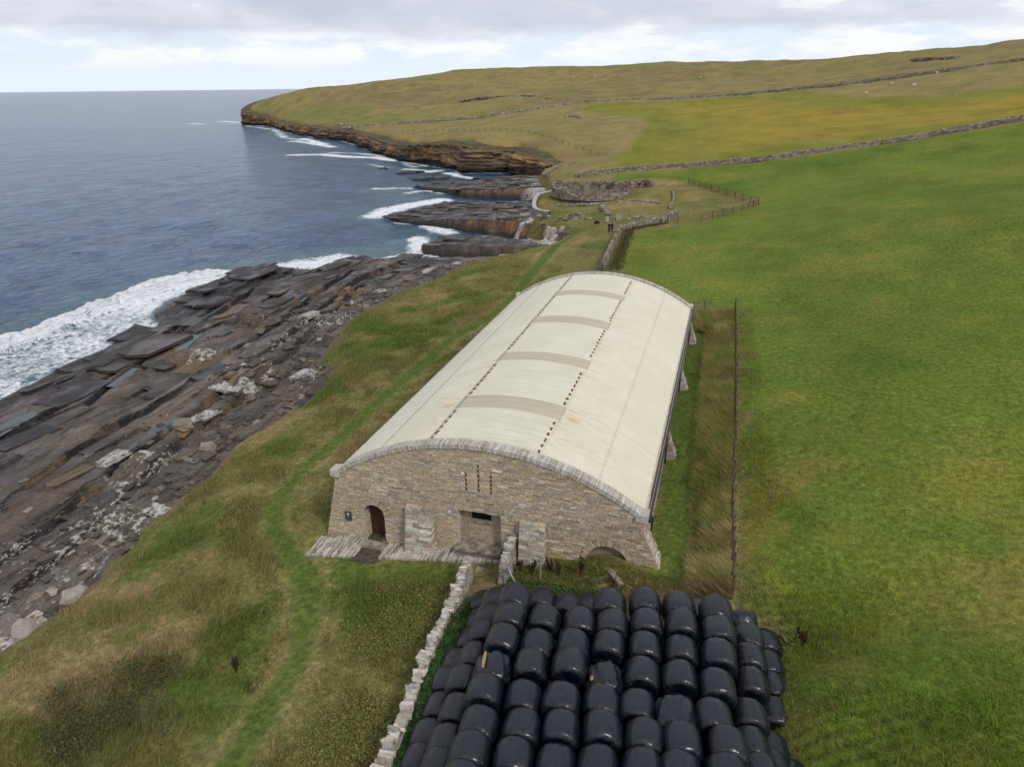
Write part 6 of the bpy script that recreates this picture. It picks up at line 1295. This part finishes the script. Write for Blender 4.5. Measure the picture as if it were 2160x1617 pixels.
x, y = scatter([(-6.64,-12.83),(-6.14,-10.08),(-2.83,-8.85),(0.39,-12.20),(-0.37,-14.85),(-3.36,-15.71)], 15000); kp = RNG.uniform(0, 1, len(x)) < sstep(sdist(x, y, P_BRAMBLE)+(fbm(x*.5, y*.5, 97, 4)-.5)*7, -1.2, 1.5); x, y = x[kp], y[kp]; _, z_, _ = ground_tint(x, y); leaves('bramble_patch', x, y, z_+RNG.uniform(.1, .7, len(x))*fbm(x*.6, y*.6, 96, 3)*1.6, RNG.uniform(.06, .13, len(x)), vary(np.tile(np.array([[.105, .108, .048]]), (len(x), 1)), .5, 1.7, .35))
x, y = scatter([(1.42,-5.14),(2.95,-3.51),(5.89,-2.50),(7.30,-2.46),(7.76,-6.95),(7.85,-9.87),(7.81,-12.10),(4.35,-13.09),(3.74,-10.36)], 30000); kp = RNG.uniform(0, 1, len(x)) < sstep(fbm(x*.35, y*.35, 98, 4), .40, .62)*sstep(paths_d(x, y), 1.2, 3.5); x, y = x[kp], y[kp]; t_, z_, _ = ground_tint(x, y); leaves('ground_weeds', x, y, z_+RNG.uniform(.02, .22, len(x)), RNG.uniform(.05, .12, len(x)), vary(t_*1.35, .6, 1.5, .25))
# dead dock plants
def dock_mesh(seed):
    r = random.Random(seed); mb = MB(); 
    for i in range(5):
        a = r.uniform(0, 6.3); l = r.uniform(.4, .75); e = r.uniform(.1, .4); tip = Vector((cos(a)*e*l, sin(a)*e*l, l)); mb.tube((0, 0, -.05), tip, .012, .006, 5, (.12,.05,.03))
        for q in range(9): t = r.uniform(.4, 1); c = tip*t; mb.obox(c, (r.uniform(.02, .05), 0, .02), (0, .03, 0), (.01, 0, .05), jit((.085,.055,.038), .3), .01)
    return mb.mesh('dock_stems', M_LEAF)
DM = [dock_mesh(i) for i in range(4)]
for (x, y, z), lb in (((10.13,-1.26,0.44), 'rust brown dead dock plant beside the short wall stub'), ((10.72,-1.41,0.49), 'rust brown dead dock plant at the second fence post from the wall'), ((11.50,-1.07,0.56), 'rust brown dead dock plant before the front buttress'), ((11.94,-1.22,0.60), 'rust brown dead dock plant right of the front buttress'), ((13.03,-1.42,0.90), 'rust brown dead dock plant left of the bare rock'), ((0.39,-9.44,-0.58), 'small red brown dock plant left of the mown path'), ((22.19,-3.38,0.96), 'brown dock plant in the grass by the black hose')):
    o = obj('dock_plant', random.choice(DM)); o.location = (x, y, z); o.rotation_euler = (0, 0, random.uniform(0, 6)); tag(o, lb, 'plant', 'dead dock plants')

# ================================================================ sheep, people, bag, mat
M_WOOL = simple('sheep_wool', (.55, .52, .45), .95, .05, .12, 6); M_FACE = simple('sheep_face', (.30, .27, .23), .9, .1)
def skin_mesh(name, verts, edges, radii, mats, pick, root=0):
    me = bpy.data.meshes.new(name); me.from_pydata(verts, edges, []); o = bpy.data.objects.new(name, me); COL.objects.link(o)
    m = o.modifiers.new('skin', 'SKIN'); sv = me.skin_vertices[0].data
    for i, r in enumerate(radii): sv[i].radius = (r, r); sv[i].use_root = (i == root)
    o.modifiers.new('sub', 'SUBSURF').levels = 2
    dg = bpy.context.evaluated_depsgraph_get(); dg.update(); ev = bpy.data.meshes.new_from_object(o.evaluated_get(dg)); bpy.data.objects.remove(o)
    ev.name = name; ev.materials.clear()
    for mt in mats: ev.materials.append(mt)
    for p in ev.polygons: p.material_index = pick(p.center); p.use_smooth = True
    return ev
SHV = [(0,0,.62), (.35,0,.64), (-.38,0,.62), (.52,0,.80), (.66,0,.86), (.82,0,.78), (.30,.13,.34), (.31,.13,.03), (.30,-.13,.34), (.29,-.13,.03), (-.36,.13,.36), (-.40,.13,.20), (-.37,.13,.03), (-.36,-.13,.36), (-.41,-.13,.20), (-.38,-.13,.03), (-.55,0,.55)]
SHE = [(0,1),(0,2),(1,3),(3,4),(4,5),(1,6),(6,7),(1,8),(8,9),(2,10),(10,11),(11,12),(2,13),(13,14),(14,15),(2,16)]
SHM = skin_mesh('sheep', SHV, SHE, [.31,.28,.29,.15,.12,.07,.07,.04,.07,.04,.08,.05,.04,.08,.05,.04,.05], [M_WOOL, M_FACE], lambda c: 1 if c.x > .62 or c.z < .26 else 0)
SHW = ['in the middle of the hillside, left of a close pair', 'in the middle of the hillside, right of a close pair', 'just above the far wall near the green field corner', 'just above the far wall, left end of the field', 'alone at the top edge of the yellow field', 'in the rough patch right of the yellow field top', 'high on the hill under the skyline, left of another', 'high on the hill under the skyline, right of another', 'on the skyline slope nearest the sea cliff', 'on the skyline slope left of the middle', 'near the skyline at the left brow of the hill', 'by the far wall right of its bend', 'in the rough grass right of the wall bend']
for shi, (x, y, z) in enumerate(((-30.30,605.51,24.10), (-12.59,598.30,24.20), (-35.93,443.15,14.35), (-53.87,479.98,15.34), (68.52,321.33,15.74), (101.73,358.71,23.39), (-124.22,644.45,25.78), (-105.84,648.18,26.33), (-292.94,517.12,16.67), (-296.66,573.32,22.79), (-270.79,604.98,25.53), (81.17,343.29,19.17), (86.94,326.22,18.64))):
    o = obj('sheep', SHM); o.location = (x, y, z); o.rotation_euler = (0, 0, random.uniform(0, 6.3)); o.scale = (1.25,)*3; tag(o, 'tiny white sheep grazing '+SHW[shi], 'sheep', 'sheep grazing on the far hill')
M_JACK = simple('dark_jacket', (.012, .012, .014), .8, .2); M_TROU = simple('dark_blue_trousers', (.018, .024, .040), .9, .1); M_SKIN = simple('skin', (.42, .26, .19), .6, .3, .05); M_SHOE = simple('dark_shoe', (.02, .018, .016), .6, .3); M_HAIR1 = simple('ginger_hair', (.30, .10, .03), .8, .2); M_HAIR2 = simple('brown_hair', (.05, .03, .02), .8, .2)
PV = [(0,0,.95), (0,0,1.15), (0,.01,1.36), (0,.01,1.47), (0,.02,1.56), (0,.03,1.65),
      (.10,0,.88), (.11,.02,.50), (.11,-.02,.10), (.12,.12,.05), (-.10,0,.88), (-.11,.03,.50), (-.11,-.01,.10), (-.12,.13,.05),
      (.19,0,1.40), (.24,.02,1.13), (.14,.22,1.05), (.05,.30,1.06), (-.19,0,1.40), (-.24,.02,1.13), (-.14,.22,1.05), (-.05,.30,1.06)]
PE = [(0,1),(1,2),(2,3),(3,4),(4,5),(0,6),(6,7),(7,8),(8,9),(0,10),(10,11),(11,12),(12,13),(2,14),(14,15),(15,16),(16,17),(2,18),(18,19),(19,20),(20,21)]
PRD = [.15,.15,.16,.065,.085,.085,.10,.07,.05,.04,.10,.07,.05,.04,.075,.055,.042,.035,.075,.055,.042,.035]
def pick(c):
    if c.z < .10: return 3
    if c.z > 1.47 or (c.y > .25 and c.z > .95): return 2
    return 1 if c.z < .92 else 0
PM = skin_mesh('person', PV, PE, PRD, [M_JACK, M_TROU, M_SKIN, M_SHOE], pick)
def person(loc, rz, hair, label, s):
    o = obj('person', PM); o.location = loc; o.rotation_euler = (0, 0, rz); o.scale = (s,)*3; tag(o, label, 'person')
    mb = MB(); ring_ = []
    for k_, (zz_, r_) in enumerate(((1.58, .105), (1.66, .115), (1.73, .09), (1.765, .03))):
        for i in range(10): a = 2*pi*i/10; ring_.append((r_*cos(a), .015+r_*sin(a)*(1.0 if sin(a) < 0 else .75), zz_+(.06 if sin(a) > .3 and k_ == 0 else 0)))
    mb.add(ring_, [(k_*10+i, k_*10+(i+1) % 10, k_*10+10+(i+1) % 10, k_*10+10+i) for k_ in range(3) for i in range(10)]+[tuple(range(30, 40))]); mb.build('hair', hair, o, True)
    fc = MB(); fc.obox((0, .125, 1.60), (.012, 0, 0), (0, .02, 0), (0, 0, .022), j=.002)
    for sx in (-1, 1): fc.obox((sx*.095, .03, 1.61), (.012, 0, 0), (0, .02, 0), (0, 0, .03))
    fc.build('nose_and_ears', M_SKIN, o)
    ey = MB()
    for sx in (-1, 1): ey.obox((sx*.035, .112, 1.635), (.012, 0, 0), (0, .006, 0), (0, 0, .007))
    ey.obox((0, .115, 1.555), (.025, 0, 0), (0, .006, 0), (0, 0, .005)); ey.build('eyes_and_mouth', M_SHOE, o)
    return o
pa = Vector((0.61,82.33,-0.02)); pb_ = Vector((0.97,82.87,0.00)); person(pa, 2.6, M_HAIR1, 'person in dark jacket and dark blue trousers standing on the left of the pair', 1.02); person(pb_, 2.2, M_HAIR2, 'person in black jacket standing close on the right of the pair', .98)
x, y, z = (-2.92,91.40,-0.43); mb = MB()
vs = []
for zz_, sx, sy in ((0, .30, .20), (.18, .34, .22), (.38, .28, .18), (.48, .14, .09)):
    for i in range(8): a = 2*pi*i/8; vs.append((sx*cos(a)*(1+.1*sin(3*a)), sy*sin(a), zz_))
mb.add(vs, [(k_*8+i, k_*8+(i+1) % 8, k_*8+8+(i+1) % 8, k_*8+8+i) for k_ in range(3) for i in range(8)]+[tuple(range(24, 32)), tuple(range(7, -1, -1))]); o = mb.build('rucksack', M_JACK); o.location = (x, y, z); o.scale = (1.5,)*3; tag(o, 'black bag lying on the grass left of the two people', 'bag')
mb = MB(); mb.tube((.28, .12, .1), (.1, .2, .42), .02); mb.tube((-.28, .12, .1), (-.1, .2, .42), .02); mb.build('strap', M_BLACK, o)
x, y, z = (-1.92,92.98,-0.35); mb = MB(); mb.box(-.55, .55, -.3, .3, 0, .05, j=.03); mb.box(-.5, .1, -.27, .25, .05, .10, j=.03); o = mb.build('blue_mat', simple('pale_blue_cloth', (.22, .42, .55), .8, .2)); o.location = (x, y, z); tag(o, 'pale blue mat spread on the grass behind the two people', 'mat')
